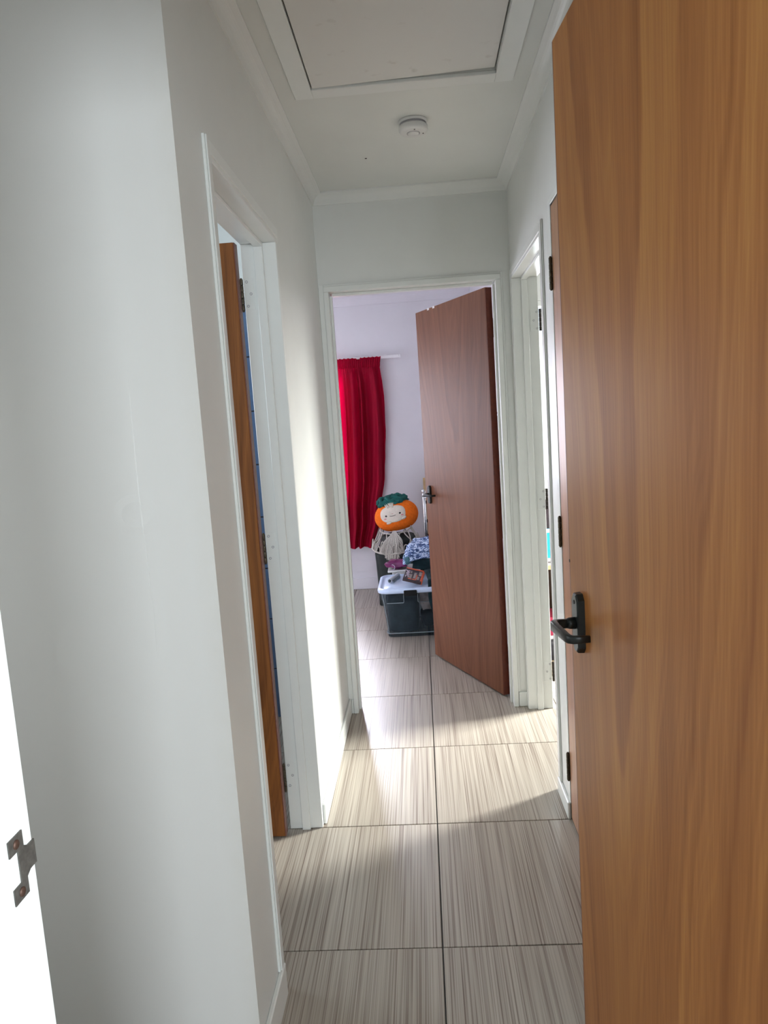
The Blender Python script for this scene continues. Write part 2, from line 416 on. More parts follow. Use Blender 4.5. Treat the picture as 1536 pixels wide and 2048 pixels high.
# ------------------------------------------------------------------ mesh helpers
class G:
    """collects shapes into one mesh"""
    def __init__(self):
        self.bm = bmesh.new()
    def box(self, x0, x1, y0, y1, z0, z1, bev=0.0, seg=1, mtx=None):
        bm = self.bm
        x0, x1 = min(x0, x1), max(x0, x1)
        y0, y1 = min(y0, y1), max(y0, y1)
        z0, z1 = min(z0, z1), max(z0, z1)
        ret = bmesh.ops.create_cube(bm, size=1.0)
        vs = ret['verts']
        for v in vs:
            v.co = Vector((x0 + (v.co.x + .5) * (x1 - x0), y0 + (v.co.y + .5) * (y1 - y0), z0 + (v.co.z + .5) * (z1 - z0)))
        if bev > 0:
            es = list({e for v in vs for e in v.link_edges})
            r = bmesh.ops.bevel(bm, geom=es, offset=bev, segments=seg, affect='EDGES', profile=0.5)
            vs = list({v for f in r['faces'] for v in f.verts} | {v for v in vs if v.is_valid})
        if mtx is not None:
            for v in vs:
                v.co = mtx @ v.co
        return self
    def grid(self, pts, close_u=False, close_v=False, flip=False):
        bm = self.bm
        rows = [[bm.verts.new(p) for p in r] for r in pts]
        n, k = len(rows), len(rows[0])
        for i in range(n - (0 if close_u else 1)):
            for j in range(k - (0 if close_v else 1)):
                a, b_, c, d = rows[i][j], rows[(i + 1) % n][j], rows[(i + 1) % n][(j + 1) % k], rows[i][(j + 1) % k]
                try:
                    bm.faces.new((a, b_, c, d) if not flip else (d, c, b_, a))
                except ValueError:
                    pass
        return rows
    def cap(self, ring, flip=False):
        try:
            self.bm.faces.new(ring if not flip else list(reversed(ring)))
        except ValueError:
            pass
    def sweep(self, path, rad, n=8, closed=False, up=Vector((0, 0, 1)), sect=None):
        """sweep a circle (or a section list of 2-D points) along a path"""
        path = [Vector(p) for p in path]
        rows = []
        K = len(path)
        prev = None
        for i, p in enumerate(path):
            a = path[(i - 1) % K] if closed else path[max(0, i - 1)]
            b_ = path[(i + 1) % K] if closed else path[min(K - 1, i + 1)]
            t = (b_ - a)
            if t.length < 1e-9:
                t = Vector((0, 0, 1))
            t.normalize()
            ref = up if prev is None else prev
            s = t.cross(ref)
            if s.length < 1e-4:
                s = t.cross(Vector((1, 0, 0)))
            if s.length < 1e-4:
                s = t.cross(Vector((0, 1, 0)))
            s.normalize()
            q = s.cross(t)
            prev = q if sect is None else ref
            r = rad[i] if isinstance(rad, (list, tuple)) else rad
            if sect is None:
                rows.append([p + r * (math.cos(2 * PI * k / n) * s + math.sin(2 * PI * k / n) * q) for k in range(n)])
            else:
                rows.append([p + r * (c[0] * s + c[1] * q) for c in sect])
        rr = self.grid(rows, close_u=closed, close_v=True)
        if not closed:
            self.cap(rr[0], True)
            self.cap(rr[-1])
        return self
    def lathe(self, prof, n=32, loc=(0, 0, 0), mtx=None):
        L = Vector(loc)
        rows = []
        for r, z in prof:
            ring = [Vector((r * math.cos(2 * PI * k / n), r * math.sin(2 * PI * k / n), z)) for k in range(n)]
            if mtx is not None:
                ring = [mtx @ v for v in ring]
            rows.append([L + v for v in ring])
        rr = self.grid(rows, close_v=True)
        if prof[0][0] > 1e-6:
            self.cap(rr[0], True)
        if prof[-1][0] > 1e-6:
            self.cap(rr[-1])
        return self
    def done(self, name, material, parent=None, smooth=False, label=None, kind=None, cat=None, group=None, loc=None, sub=0):
        bm = self.bm
        bmesh.ops.remove_doubles(bm, verts=bm.verts, dist=1e-6)
        bmesh.ops.recalc_face_normals(bm, faces=bm.faces)
        me = bpy.data.meshes.new(name)
        bm.to_mesh(me)
        bm.free()
        if smooth:
            for p in me.polygons:
                p.use_smooth = True
        me.materials.append(M[material] if isinstance(material, str) else material)
        o = bpy.data.objects.new(name, me)
        C.objects.link(o)
        if parent is not None:
            o.parent = parent
        if loc is not None:
            o.location = loc
        if label:
            o['label'] = label
        if kind:
            o['kind'] = kind
        if cat:
            o['category'] = cat
        if group:
            o['group'] = group
        if sub:
            s = o.modifiers.new('subdivision', 'SUBSURF')
            s.levels = s.render_levels = sub
        return o

def rootobj(name, loc=(0, 0, 0), rz=0.0, label=None, cat=None, kind=None, group=None):
    o = bpy.data.objects.new(name, None)
    o.empty_display_size = 0.1
    C.objects.link(o)
    o.location = loc
    o.rotation_euler = (0, 0, rz)
    if label:
        o['label'] = label
    if cat:
        o['category'] = cat
    if kind:
        o['kind'] = kind
    if group:
        o['group'] = group
    return o

rng = random.Random(7)
CH = 2.44                 # ceiling height
XL, XR, YF = -0.427, 0.446, 3.392    # corridor left wall, right wall, end wall
SX, SY, T = -0.0212, 1.7874, 0.6     # floor tile joints

# ------------------------------------------------------------------ floor
fl = G()
fl.box(-2.75, 3.5, -2.85, 6.35, -0.12, -0.006)
floor = fl.done('floor', 'grout', kind='structure', label='grey streaky wood-look tiled floor running through corridor and rooms', cat='floor')
tg = G()
tg.box(-T / 2 + .0021, T / 2 - .0021, -T / 2 + .0021, T / 2 - .0021, -0.006, 0.0, 0.0008)
tile0 = None
for i in range(-5, 6):
    for k in range(-8, 8):
        cx, cy = SX + (i + .5) * T, SY + (k + .5) * T
        if cx < -2.9 or cx > 3.5 or cy < -2.85 or cy > 6.3:
            continue
        if tile0 is None:
            tile0 = tg.done('tile', 'tile', floor)
            t = tile0
        else:
            t = tile0.copy()
            C.objects.link(t)
            t.parent = floor
        t.location = (cx, cy, 0)

# ------------------------------------------------------------------ ceiling with hatch opening
HX0, HX1, HY0, HY1 = -0.272, 0.291, 1.745, 2.343
c = G()
c.box(-2.75, HX0, -2.85, 6.35, CH, CH + .1)
c.box(HX1, 3.5, -2.85, 6.35, CH, CH + .1)
c.box(HX0, HX1, -2.85, HY0, CH, CH + .1)
c.box(HX0, HX1, HY1, 6.35, CH, CH + .1)
ceiling = c.done('ceiling', 'ceiling', kind='structure', label='white painted corridor ceiling with loft hatch', cat='ceiling')
hatch = rootobj('ceiling_hatch', (0, 0, CH), 0, 'white square loft hatch with mould spots, set in the ceiling', 'hatch')
g = G(); g.box(HX0 + .004, HX1 - .004, HY0 + .004, HY1 - .004, -0.0015, 0.012, 0.001, mtx=Matrix.Rotation(R(-1.35), 4, 'Y'))
g.done('hatch_board', 'hatch', hatch)
g = G(); g.box(HX0 - .02, HX1 + .02, HY0 - .02, HY1 + .02, 0.1003, 0.112)
g.done('backing', 'gap', hatch)
W = 0.058
for nm, b in (('left', (HX0 - W, HX0, HY0 - W, HY1 + W)), ('right', (HX1, HX1 + W, HY0 - W, HY1 + W)),
              ('far', (HX0, HX1, HY1, HY1 + W)), ('near', (HX0, HX1, HY0 - W, HY0))):
    g = G(); g.box(b[0], b[1], b[2], b[3], -0.011, -0.0002, 0.0015)
    g.done('frame_strip', 'trim', hatch)

# smoke detector
sd = rootobj('smoke_detector', (0.037, 2.668, CH), 0, 'round white smoke detector on the corridor ceiling', 'smoke detector')
g = G(); g.lathe([(0.0, -0.0002), (0.050, -0.0002), (0.051, -0.003), (0.049, -0.009), (0.0, -0.009)], 48)
g.done('mounting_base', 'plastic_white', sd, True)
g = G(); g.lathe([(0.046, -0.009), (0.046, -0.016)], 48)
g.done('vent_ring', 'vent_grey', sd, True)
g = G(); g.lathe([(0.0, -0.0160), (0.0475, -0.0160), (0.0505, -0.019), (0.0505, -0.030), (0.047, -0.0365), (0.040, -0.040), (0.0, -0.041)], 48)
g.done('body', 'plastic_white', sd, True)
g = G(); g.lathe([(0.0215, -0.0402), (0.0232, -0.0402), (0.0232, -0.0413), (0.0215, -0.0413), (0.0215, -0.0402)], 40)
g.done('button_groove', 'vent_grey', sd, True)
g = G(); g.lathe([(0.0, -0.0410), (0.021, -0.0410), (0.020, -0.0428), (0.0, -0.0432)], 40)
g.done('test_button', 'plastic_white', sd, True)
for (px, py) in ((0.004, -0.035), (0.034, 0.006)):
    g = G(); g.lathe([(0.0, -0.0395), (0.0026, -0.0395), (0.0024, -0.0418), (0.0, -0.042)], 12, (px, py, 0))
    g.done('indicator_light', 'red_led', sd, True)

# ------------------------------------------------------------------ walls
def wall(name, boxes, material='wall', label=None):
    g = G()
    for b in boxes:
        g.box(*b)
    return g.done(name, material, kind='structure', label=label, cat='wall')

HD = 2.026   # head of the door openings in the wall
wall('wall_left', [(-0.542, XL, 1.412, 1.636, 0, CH), (-0.542, XL, 2.410, YF, 0, CH), (-0.542, XL, 1.636, 2.410, HD, CH)],
     label='white corridor wall on the left with a doorway')
wall('wall_front', [(-2.0, -0.5421, 1.412, 1.52, 0, CH)], 'wall_cracked', 'wide white wall at left with a cracked paint line and dent')
# the end strip of the same wall, up to the outside corner
g = G(); g.box(-0.5421, XL, 1.4105, 1.4119, 0, CH)
g.done('wall_corner', 'wall_cracked', kind='structure', label='white wall face beside the outside corner', cat='wall')
wall('wall_end', [(-0.542, -0.404, YF, 3.507, 0, CH), (0.400, 0.56, YF, 3.507, 0, CH), (-0.404, 0.400, YF, 3.507, HD + .012, CH), (-2.6, -0.542, YF, 3.507, 0, CH)],
     label='white wall closing the corridor above and beside the far door')
wall('wall_right', [(XR, 0.56, 3.366, YF, 0, CH), (XR, 0.56, 2.400, 2.576, 0, CH), (XR, 0.56, 2.576, 3.366, HD, CH),
                    (XR, 0.56, 1.60, 2.400, 2.052, CH), (0.484, 0.56, 1.60, 2.400, 0, 2.052), (XR, 0.56, 0.6, 1.60, 0, CH)],
     label='white corridor wall on the right with cupboard and doorway')
wall('wall_doorway', [(-2.0, -0.400, 0.485, 0.60, 0, CH), (0.345, 1.5, 0.485, 0.60, 0, CH), (-0.400, 0.345, 0.485, 0.60, 2.05, CH)],
     label='white wall holding the near doorway')
wall('wall_lobby', [(-2.0, -1.9, 0.60, 0.72, 0, CH), (-2.0, -1.9, 1.25, 1.412, 0, CH), (-2.0, -1.9, 0.72, 1.25, 0, 0.8), (-2.0, -1.9, 0.72, 1.25, 1.85, CH)],
     label='white lobby wall with a narrow window added for fill light')
# far room
wall('wall_far', [(-2.6, -2.42, 6.036, 6.15, 0, CH), (-0.605, 0.56, 6.036, 6.15, 0, CH), (-2.42, -0.605, 6.036, 6.15, 0, 0.78), (-2.42, -0.605, 6.036, 6.15, 1.90, CH)],
     'wall_lavender', 'pale lavender bedroom wall behind the red curtain')
wall('wall_far_left', [(-2.7, -2.6, 3.392, 6.15, 0, CH)], 'wall_lavender', 'pale lavender bedroom side wall')
wall('wall_far_right', [(0.46, 0.56, 3.507, 6.036, 0, CH)], 'wall_lavender', 'pale lavender bedroom wall behind the open door')
# right room
wall('wall_right_room', [(3.2, 3.3, 1.5, 3.85, 0, CH), (3.2, 3.3, 5.05, 5.5, 0, CH), (3.2, 3.3, 3.85, 5.05, 0, 0.88), (3.2, 3.3, 3.85, 5.05, 2.1, CH)],
     label='white outer wall of the room on the right')
wall('wall_right_room_end', [(0.56, 0.60, 5.4, 5.5, 0, CH), (1.06, 3.2, 5.4, 5.5, 0, CH), (0.60, 1.06, 5.4, 5.5, 0, 0.86), (0.60, 1.06, 5.4, 5.5, 2.2, CH)],
     label='white end wall of the room on the right with a window')
wall('wall_right_room_near', [(0.56, 3.3, 1.4, 1.5, 0, CH)], label='white near wall of the room on the right')
# bathroom
wall('wall_bathroom', [(-2.3, -2.2, 1.52, 1.95, 0, CH), (-2.3, -2.2, 2.95, YF, 0, CH), (-2.3, -2.2, 1.95, 2.95, 0, 1.2), (-2.3, -2.2, 1.95, 2.95, 2.1, CH)],
     label='white outer bathroom wall with a window')
# front room (behind the camera)
wall('wall_front_room', [(1.5, 1.6, -2.8, -0.55, 0, CH), (1.5, 1.6, 0.35, 0.6, 0, CH), (1.5, 1.6, -0.55, 0.35, 0, 0.70), (1.5, 1.6, -0.55, 0.35, 1.90, CH)],
     label='white right wall of the front room')
wall('wall_front_room_back', [(-2.0, 0.35, -2.8, -2.7, 0, CH), (1.35, 1.5, -2.8, -2.7, 0, CH), (0.35, 1.35, -2.8, -2.7, 0, 0.95), (0.35, 1.35, -2.8, -2.7, 2.15, CH)], label='white back wall of the front room with a window')
wall('wall_front_room_left', [(-2.1, -2.0, -2.8, 1.52, 0, CH)] if False else [(-2.1, -2.0, -2.8, 0.6, 0, CH)], label='white left wall of the front room')

# bathroom tiles seen through the hinge gap
bt = G(); bt.box(-1.10, -0.56, 3.384, 3.3918, 0, 2.02)
bath = bt.done('wall_bathroom_tiled', 'bath_grout', kind='structure', label='blue tiled bathroom wall seen through the hinge gap', cat='wall')
g = G(); g.box(0.002, 0.266, -0.006, 0, 0.002, 0.246, 0.001)
bt0 = g.done('tile', 'blue_tile', bath)
first = True
for i in range(2):
    for k in range(8):
        t = bt0 if first else bt0.copy()
        if not first:
            C.objects.link(t); t.parent = bath
        first = False
        t.location = (-1.10 + i * 0.27, 3.384, 0.0 + k * 0.25)

# ------------------------------------------------------------------ windows
def window(n, x0, x1, y0, y1, z0, z1, label):
    r = rootobj('window_%d' % n, ((x0 + x1) / 2, (y0 + y1) / 2, z0), 0, label, 'window', 'structure')
    L, D, Hh = x1 - x0, y1 - y0, z1 - z0
    along_x = L > D
    a = (L if along_x else D) / 2
    def bx(g, u0, u1, h0, h1, th):
        if along_x:
            g.box(u0, u1, -th, th, h0, h1, 0.003)
        else:
            g.box(-th, th, u0, u1, h0, h1, 0.003)
    for u0, u1, h0, h1 in ((-a, -a + .04, 0, Hh), (a - .04, a, 0, Hh), (-a + .04, a - .04, 0, .04), (-a + .04, a - .04, Hh - .04, Hh)):
        g = G(); bx(g, u0, u1, h0, h1, .025)
        g.done('frame_bar', 'trim', r)
    if a > .5:
        g = G(); bx(g, -.02, .02, .04, Hh - .04, .022)
        g.done('mullion', 'trim', r)
        spans = ((-a + .04, -.02), (.02, a - .04))
    else:
        spans = ((-a + .04, a - .04),)
    for u0, u1 in spans:
        g = G()
        if along_x:
            g.box(u0, u1, -.003, .003, .04, Hh - .04)
        else:
            g.box(-.003, .003, u0, u1, .04, Hh - .04)
        g.done('glass_pane', 'glass', r)
    return r
window(1, -2.42, -0.605, 6.07, 6.12, 0.78, 1.90, 'bedroom window behind the red curtain')
window(2, 0.60, 1.06, 5.42, 5.47, 0.86, 2.20, 'bright window glimpsed past the right door frame')
window(3, 3.22, 3.27, 3.85, 5.05, 0.88, 2.10, 'side window of the room on the right')
window(4, -2.28, -2.23, 1.95, 2.95, 1.20, 2.10, 'bathroom window')
window(5, 0.35, 1.35, -2.77, -2.72, 0.95, 2.15, 'wide window of the front room')
window(7, 1.52, 1.57, -0.55, 0.35, 0.70, 1.90, 'side window added to the front room for the jamb fill')
window(6, -1.98, -1.93, 0.72, 1.25, 0.80, 1.85, 'narrow window added to the lobby for fill light')

# ------------------------------------------------------------------ cornices and skirtings
def cove(name, p0, p1, inward, size=0.046, label=None, m='wall', m0=(0, 0)):
    """scotia moulding between wall and ceiling, from p0 to p1; inward = direction off the wall"""
    p0, p1, n = Vector(p0), Vector(p1), Vector(inward)
    d = (p1 - p0).normalized()
    sec = [(0.0, -size), (0.006, -size), (0.008, -size + .006)]
    for k in range(1, 8):
        a = k / 8 * PI / 2
        cx, cz = size * .93, -size * .93
        sec.append((cx - (size * .93 - .009) * math.cos(a), cz + (size * .93 - .009) * math.sin(a)))
    sec += [(size - .006, -0.008), (size, -0.006), (size, 0.0), (0.0, 0.0)]
    rows = []
    for p, mi in ((p0, m0[0]), (p1, m0[1])):
        rows.append([p + n * u + Vector((0, 0, v)) + d * (mi * u) for u, v in sec])
    g = G()
    rr = g.grid(rows, close_v=True)
    g.cap(rr[0], True); g.cap(rr[1])
    return g.done(name, m, kind='structure', label=label, cat='cornice')
zc = CH - 0.0003
cove('trim_1', (XL, 1.412, zc), (XL, YF, zc), (1, 0, 0), label='white cornice along the left corridor wall', m0=(0, -1))
cove('trim_2', (XL, YF, zc), (XR, YF, zc), (0, -1, 0), label='white cornice above the far door', m0=(1, -1))
cove('trim_3', (XR, YF, zc), (XR, 0.6, zc), (-1, 0, 0), label='white cornice along the right corridor wall', m0=(1, 0))
cove('trim_4', (-2.6, 6.036, zc), (0.46, 6.036, zc), (0, -1, 0), 0.085, label='pale cornice in the bedroom', m='wall_lavender')

def skirt(name, boxes, label, m='trim'):
    g = G()
    for b in boxes:
        g.box(*b, 0.003)
    return g.done(name, m, kind='structure', label=label, cat='skirting')
skirt('baseboard_left', [(XL, XL + .012, 1.4125, 1.640, 0.0, 0.088), (XL, XL + .012, 2.408, YF - .001, 0.0, 0.075)], 'white skirting along the left corridor wall')
skirt('baseboard_right', [(XR - .012, XR, 2.384, 2.574, 0.0, 0.062)], 'short white skirting beside the cupboard door')
skirt('baseboard_end', [(XL + .0125, -0.4062, YF - .012, YF, 0.0, 0.072), (0.4025, XR - .001, YF - .012, YF, 0.0, 0.072)], 'white skirting either side of the far door')
skirt('baseboard_far', [(-2.6, 0.46, 6.024, 6.036, 0.0, 0.10)], 'pale skirting of the bedroom', 'wall_lavender')
skirt('baseboard_front', [(-1.9, XL - .001, 1.398, 1.4104, 0.0, 0.075)], 'white skirting below the cracked wall')

# ------------------------------------------------------------------ door frames
def piece(parent, name, b, material='trim', bev=0.0015, label=None):
    g = G(); g.box(*b, bev)
    return g.done(name, material, parent, label=label)

def hinge_plate(parent, boxpl, screws, axis):
    """painted leaf of a butt hinge on a jamb, with its screw heads"""
    p = piece(parent, 'hinge_plate', boxpl, 'trim', 0.0008)
    for s in screws:
        g = G()
        mt = Matrix.Rotation(PI / 2, 4, 'X') if axis == 'y' else Matrix.Rotation(PI / 2, 4, 'Y')
        g.lathe([(0.0, -0.0016), (0.0042, -0.0016), (0.0042, 0.0016), (0.0034, 0.0022), (0.0, 0.0008)] if False else
                [(0.0026, -0.0012), (0.0044, -0.0012), (0.0044, 0.0014), (0.0026, 0.0014), (0.0026, -0.0012)], 14, s, mt)
        g.done('screw', 'vent_grey', p, True)
    return p

# left doorway (to the bathroom)
f1 = rootobj('trim_5', (XL, 2.0, 0), 0, 'white frame of the left doorway', 'door frame', 'structure')
def rel(root, b):
    l = root.location
    return (b[0] - l.x, b[1] - l.x, b[2] - l.y, b[3] - l.y, b[4] - l.z, b[5] - l.z)
piece(f1, 'jamb', rel(f1, (-0.5425, XL + .0005, 2.386, 2.4098, 0, 2.0058)))
piece(f1, 'jamb', rel(f1, (-0.5425, XL + .004, 1.6362, 1.660, 0, 2.0058)))
piece(f1, 'head_jamb', rel(f1, (-0.5425, XL + .004, 1.6362, 2.4098, 2.006, 2.0258)))
piece(f1, 'door_stop', rel(f1, (-0.498, -0.469, 2.3745, 2.3858, 0, 1.994)))
piece(f1, 'door_stop', rel(f1, (-0.498, -0.469, 1.6602, 1.6715, 0, 1.994)))
piece(f1, 'door_stop', rel(f1, (-0.498, -0.469, 1.6602, 2.3858, 1.9942, 2.0058)))
for nm, y0, y1 in (('near', 1.604, 1.648),):
    a = piece(f1, 'architrave', rel(f1, (XL + .0001, XL + .0065, y0, y1, 0.0885, 2.047)), bev=0.001)
    piece(a, 'moulding_bead', rel(f1, (XL + .0066, XL + .0105, y0 + .003, y0 + .016, 0.09, 2.0465)), bev=0.0015)
    piece(a, 'moulding_bead', rel(f1, (XL + .0066, XL + .0085, y0 + .022, y0 + .034, 0.09, 2.040)), bev=0.0008)
a = piece(f1, 'architrave', rel(f1, (XL + .0001, XL + .0065, 1.6482, 2.3978, 2.018, 2.047)), bev=0.001)
ys = 2.3845
for z0 in (1.800, 0.968, 0.152):
    hinge_plate(f1, rel(f1, (-0.541, -0.508, 2.3848, 2.3862, z0, z0 + .100)),
                [(-0.531 - XL, ys - 2.0, z0 + .088), (-0.519 - XL, ys - 2.0, z0 + .05), (-0.531 - XL, ys - 2.0, z0 + .012)], 'y')

# far doorway (to the bedroom)
f2 = rootobj('trim_6', (0, YF, 0), 0, 'white frame of the far doorway', 'door frame', 'structure')
for s, xo, xi in ((-1, -0.4038, -0.382), (1, 0.3998, 0.377)):
    piece(f2, 'jamb', (xo, xi, -0.010, 0.115, 0, 2.0128))
    piece(f2, 'door_stop', (xi, xi - s * .010, 0.042, 0.072, 0, 2.001))
    xa, xb = (xo - .0225, xo - .0005) if s < 0 else (xo + .0005, xo + .010)
    piece(f2, 'architrave', (xa, xb, -0.0045, -0.0001, 0.0722, 2.046), bev=0.001)
piece(f2, 'head_jamb', (-0.4038, 0.3998, -0.010, 0.115, 2.013, 2.0375))
piece(f2, 'door_stop', (-0.372, 0.367, 0.042, 0.072, 2.0012, 2.0128))
piece(f2, 'architrave', (-0.4038, 0.3998, -0.006, -0.0001, 2.0377, 2.046), bev=0.001)

# right doorway
f3 = rootobj('trim_7', (XR, 3.0, 0), 0, 'white frame of the right doorway', 'door frame', 'structure')
piece(f3, 'jamb', rel(f3, (XR - .004, 0.557, 3.345, 3.3658, 0, 2.0058)))
piece(f3, 'jamb', rel(f3, (XR - .004, 0.557, 2.5762, 2.5975, 0, 2.0058)))
piece(f3, 'head_jamb', rel(f3, (XR - .004, 0.557, 2.5762, 3.3658, 2.006, 2.0258)))
piece(f3, 'door_stop', rel(f3, (0.483, 0.511, 3.3335, 3.3448, 0, 1.994)))
piece(f3, 'door_stop', rel(f3, (0.483, 0.511, 2.5977, 2.608, 0, 1.994)))
piece(f3, 'door_stop', rel(f3, (0.483, 0.511, 2.5977, 3.3448, 1.9942, 2.0058)))
a = piece(f3, 'architrave', rel(f3, (XR - .0055, XR - .0001, 2.530, 2.583, 0.0625, 2.047)), bev=0.0015)
piece(a, 'moulding_bead', rel(f3, (XR - .0080, XR - .0056, 2.535, 2.55, 0.063, 2.046)), bev=0.001)
piece(f3, 'architrave', rel(f3, (XR - .0060, XR - .0001, 3.353, 3.3858, 0, 2.047)), bev=0.0015)
piece(f3, 'architrave', rel(f3, (XR - .0060, XR - .0001, 2.5832, 3.3528, 2.018, 2.047)), bev=0.0015)
for z0 in (1.768, 0.962, 0.136):
    hinge_plate(f3, rel(f3, (0.519, 0.5565, 3.3438, 3.3452, z0, z0 + .096)),
                [(0.548 - XR, 0.3436, z0 + .084), (0.534 - XR, 0.3436, z0 + .048), (0.548 - XR, 0.3436, z0 + .012)], 'y')
    g = G()
    for k in range(5):
        g.lathe([(0.0, k * .0192 + .0004), (0.0054, k * .0192 + .0004), (0.0058, k * .0192 + .002), (0.0058, k * .0192 + .0172), (0.0054, k * .0192 + .0188), (0.0, k * .0192 + .0188)], 12,
                (0.5632 - XR, 0.3415, z0))
    g.done('hinge_knuckle', 'hinge_black', f3, True, label='dark hinge knuckle')

# near doorway (the photographer stands in it)
f5 = rootobj('trim_8', (0, 0.54, 0), 0, 'bright white jamb at the lower left with a steel strike plate', 'door frame', 'structure')
piece(f5, 'jamb', (-0.3998, -0.380, -0.058, 0.068, 0, 2.0298), bev=0.002)
piece(f5, 'jamb', (0.322, 0.3448, -0.058, 0.068, 0, 2.0298), bev=0.002)
piece(f5, 'head_jamb', (-0.3998, 0.3448, -0.058, 0.068, 2.030, 2.0498))
piece(f5, 'door_stop', (-0.380, -0.369, -0.030, 0.004, 0, 2.0298))
piece(f5, 'architrave', (-0.445, -0.4002, 0.0602, 0.068, 0, 2.07))
piece(f5, 'architrave', (0.3452, 0.372, 0.0602, 0.064, 0, 2.07))
# strike plate: outline in (y, z), 1.3 mm thick on the jamb face
def plate_poly(g, pts, x0, x1):
    va = [g.bm.verts.new((x0, p[0], p[1])) for p in pts]
    vb = [g.bm.verts.new((x1, p[0], p[1])) for p in pts]
    g.bm.faces.new(va); g.bm.faces.new(list(reversed(vb)))
    for i in range(len(pts)):
        j = (i + 1) % len(pts)
        g.bm.faces.new((va[i], vb[i], vb[j], va[j]))
sy, sz = 0.5695 - .54, 1.0445
g = G()
for pts in ([(0, .015), (.022, .015), (.022, .030), (0, .030)], [(0, -.030), (.022, -.030), (.022, -.015), (0, -.015)],
            [(.0125, -.015), (.022, -.015), (.022, .015), (.0125, .015)],
            [(.022, -.015), (.028, -.0115), (.028, .0115), (.022, .015)], [(.028, -.0115), (.0386, -.0115), (.0386, .0115), (.028, .0115)]):
    plate_poly(g, [(sy + a_, sz + b_) for a_, b_ in pts], -0.3799, -0.3786)
sp_ = g.done('strike_plate', 'steel', f5, label='worn steel strike plate')
for z_ in (.0225, -.0225):
    g = G(); g.lathe([(0.0, -0.001), (0.0042, -0.001), (0.0042, 0.0012), (0.0, 0.0006)], 14, (-0.3786, sy + .0105, sz + z_), Matrix.Rotation(PI / 2, 4, 'Y'))
    g.done('screw', 'screw', sp_, True)

# ------------------------------------------------------------------ door leaves
def rect_sect(a, b, r):
    pts = []
    for cx, cy, s in ((a - r, b - r, 0), (-a + r, b - r, 90), (-a + r, -b + r, 180), (a - r, -b + r, 270)):
        for k in (0, 45, 90):
            t = R(s + k)
            pts.append((cx + r * math.cos(t), cy + r * math.sin(t)))
    return pts

def lever_handle(parent, u, z, side, hinge_dir, yface):
    """black lever on a plate. local leaf frame: X along leaf, Z up; side = sign of outward local Y"""
    # plate: tall tapered plate, 104 x 34 mm, domed
    g = G()
    rows = []
    for (o_, hw, hh) in ((0.0, .0172, .052), (.0105, .0165, .0515), (.0122, .0152, .0500), (.013, .0138, .0485)):
        rows.append([Vector((u + sx_ * hw * (0.86 if abs(sz_) > .9 else 1.0), yface + side * o_, z + sz_ * hh))
                     for sx_, sz_ in ((-1, -.8), (-.55, -1), (.55, -1), (1, -.8), (1, .8), (.55, 1), (-.55, 1), (-1, .8))])
    rr = g.grid(rows, close_v=True)
    g.cap(rr[0], True); g.cap(rr[-1])
    pl = g.done('handle_plate', 'black_lever', parent)
    for dz in (-.034, .037):
        g = G(); g.lathe([(0.0, -.001), (0.0036, -.001), (0.0036, .0007), (0.0, .0003)], 12, (u, yface + side * .0131, z + dz), Matrix.Rotation(-side * PI / 2, 4, 'X'))
        g.done('screw', 'dark', pl, True)
    # spindle rose
    g = G(); g.lathe([(0.0, 0.0), (.0105, 0.0), (.0098, .010), (.0085, .014), (0.0, .014)], 20, (u, yface + side * .013, z), Matrix.Rotation(-side * PI / 2, 4, 'X'))
    g.done('spindle_collar', 'black_lever', pl, True)
    # lever
    h = hinge_dir
    path = [(0, .020), (0, .034), (.0015 * h, .043), (.006 * h, .0495), (.013 * h, .0525), (.030 * h, .0525), (.060 * h, .0515), (.082 * h, .0505), (.0905 * h, .049), (.0955 * h, .044), (.097 * h, .034), (.0975 * h, .018)]
    P = [Vector((u + a_, yface + side * b_, z + (.0015 if i > 3 else 0) + .00002 * i)) for i, (a_, b_) in enumerate(path)]
    sc_ = [1.0, 1.05, 1.15, 1.2, 1.2, 1.1, 1.0, .95, .92, .88, .82, .75]
    g = G()
    g.sweep(P, sc_, up=Vector((0, 0, 1)), sect=rect_sect(.0052, .0076, .0028))
    g.done('lever', 'black_lever', parent, True)
    return pl

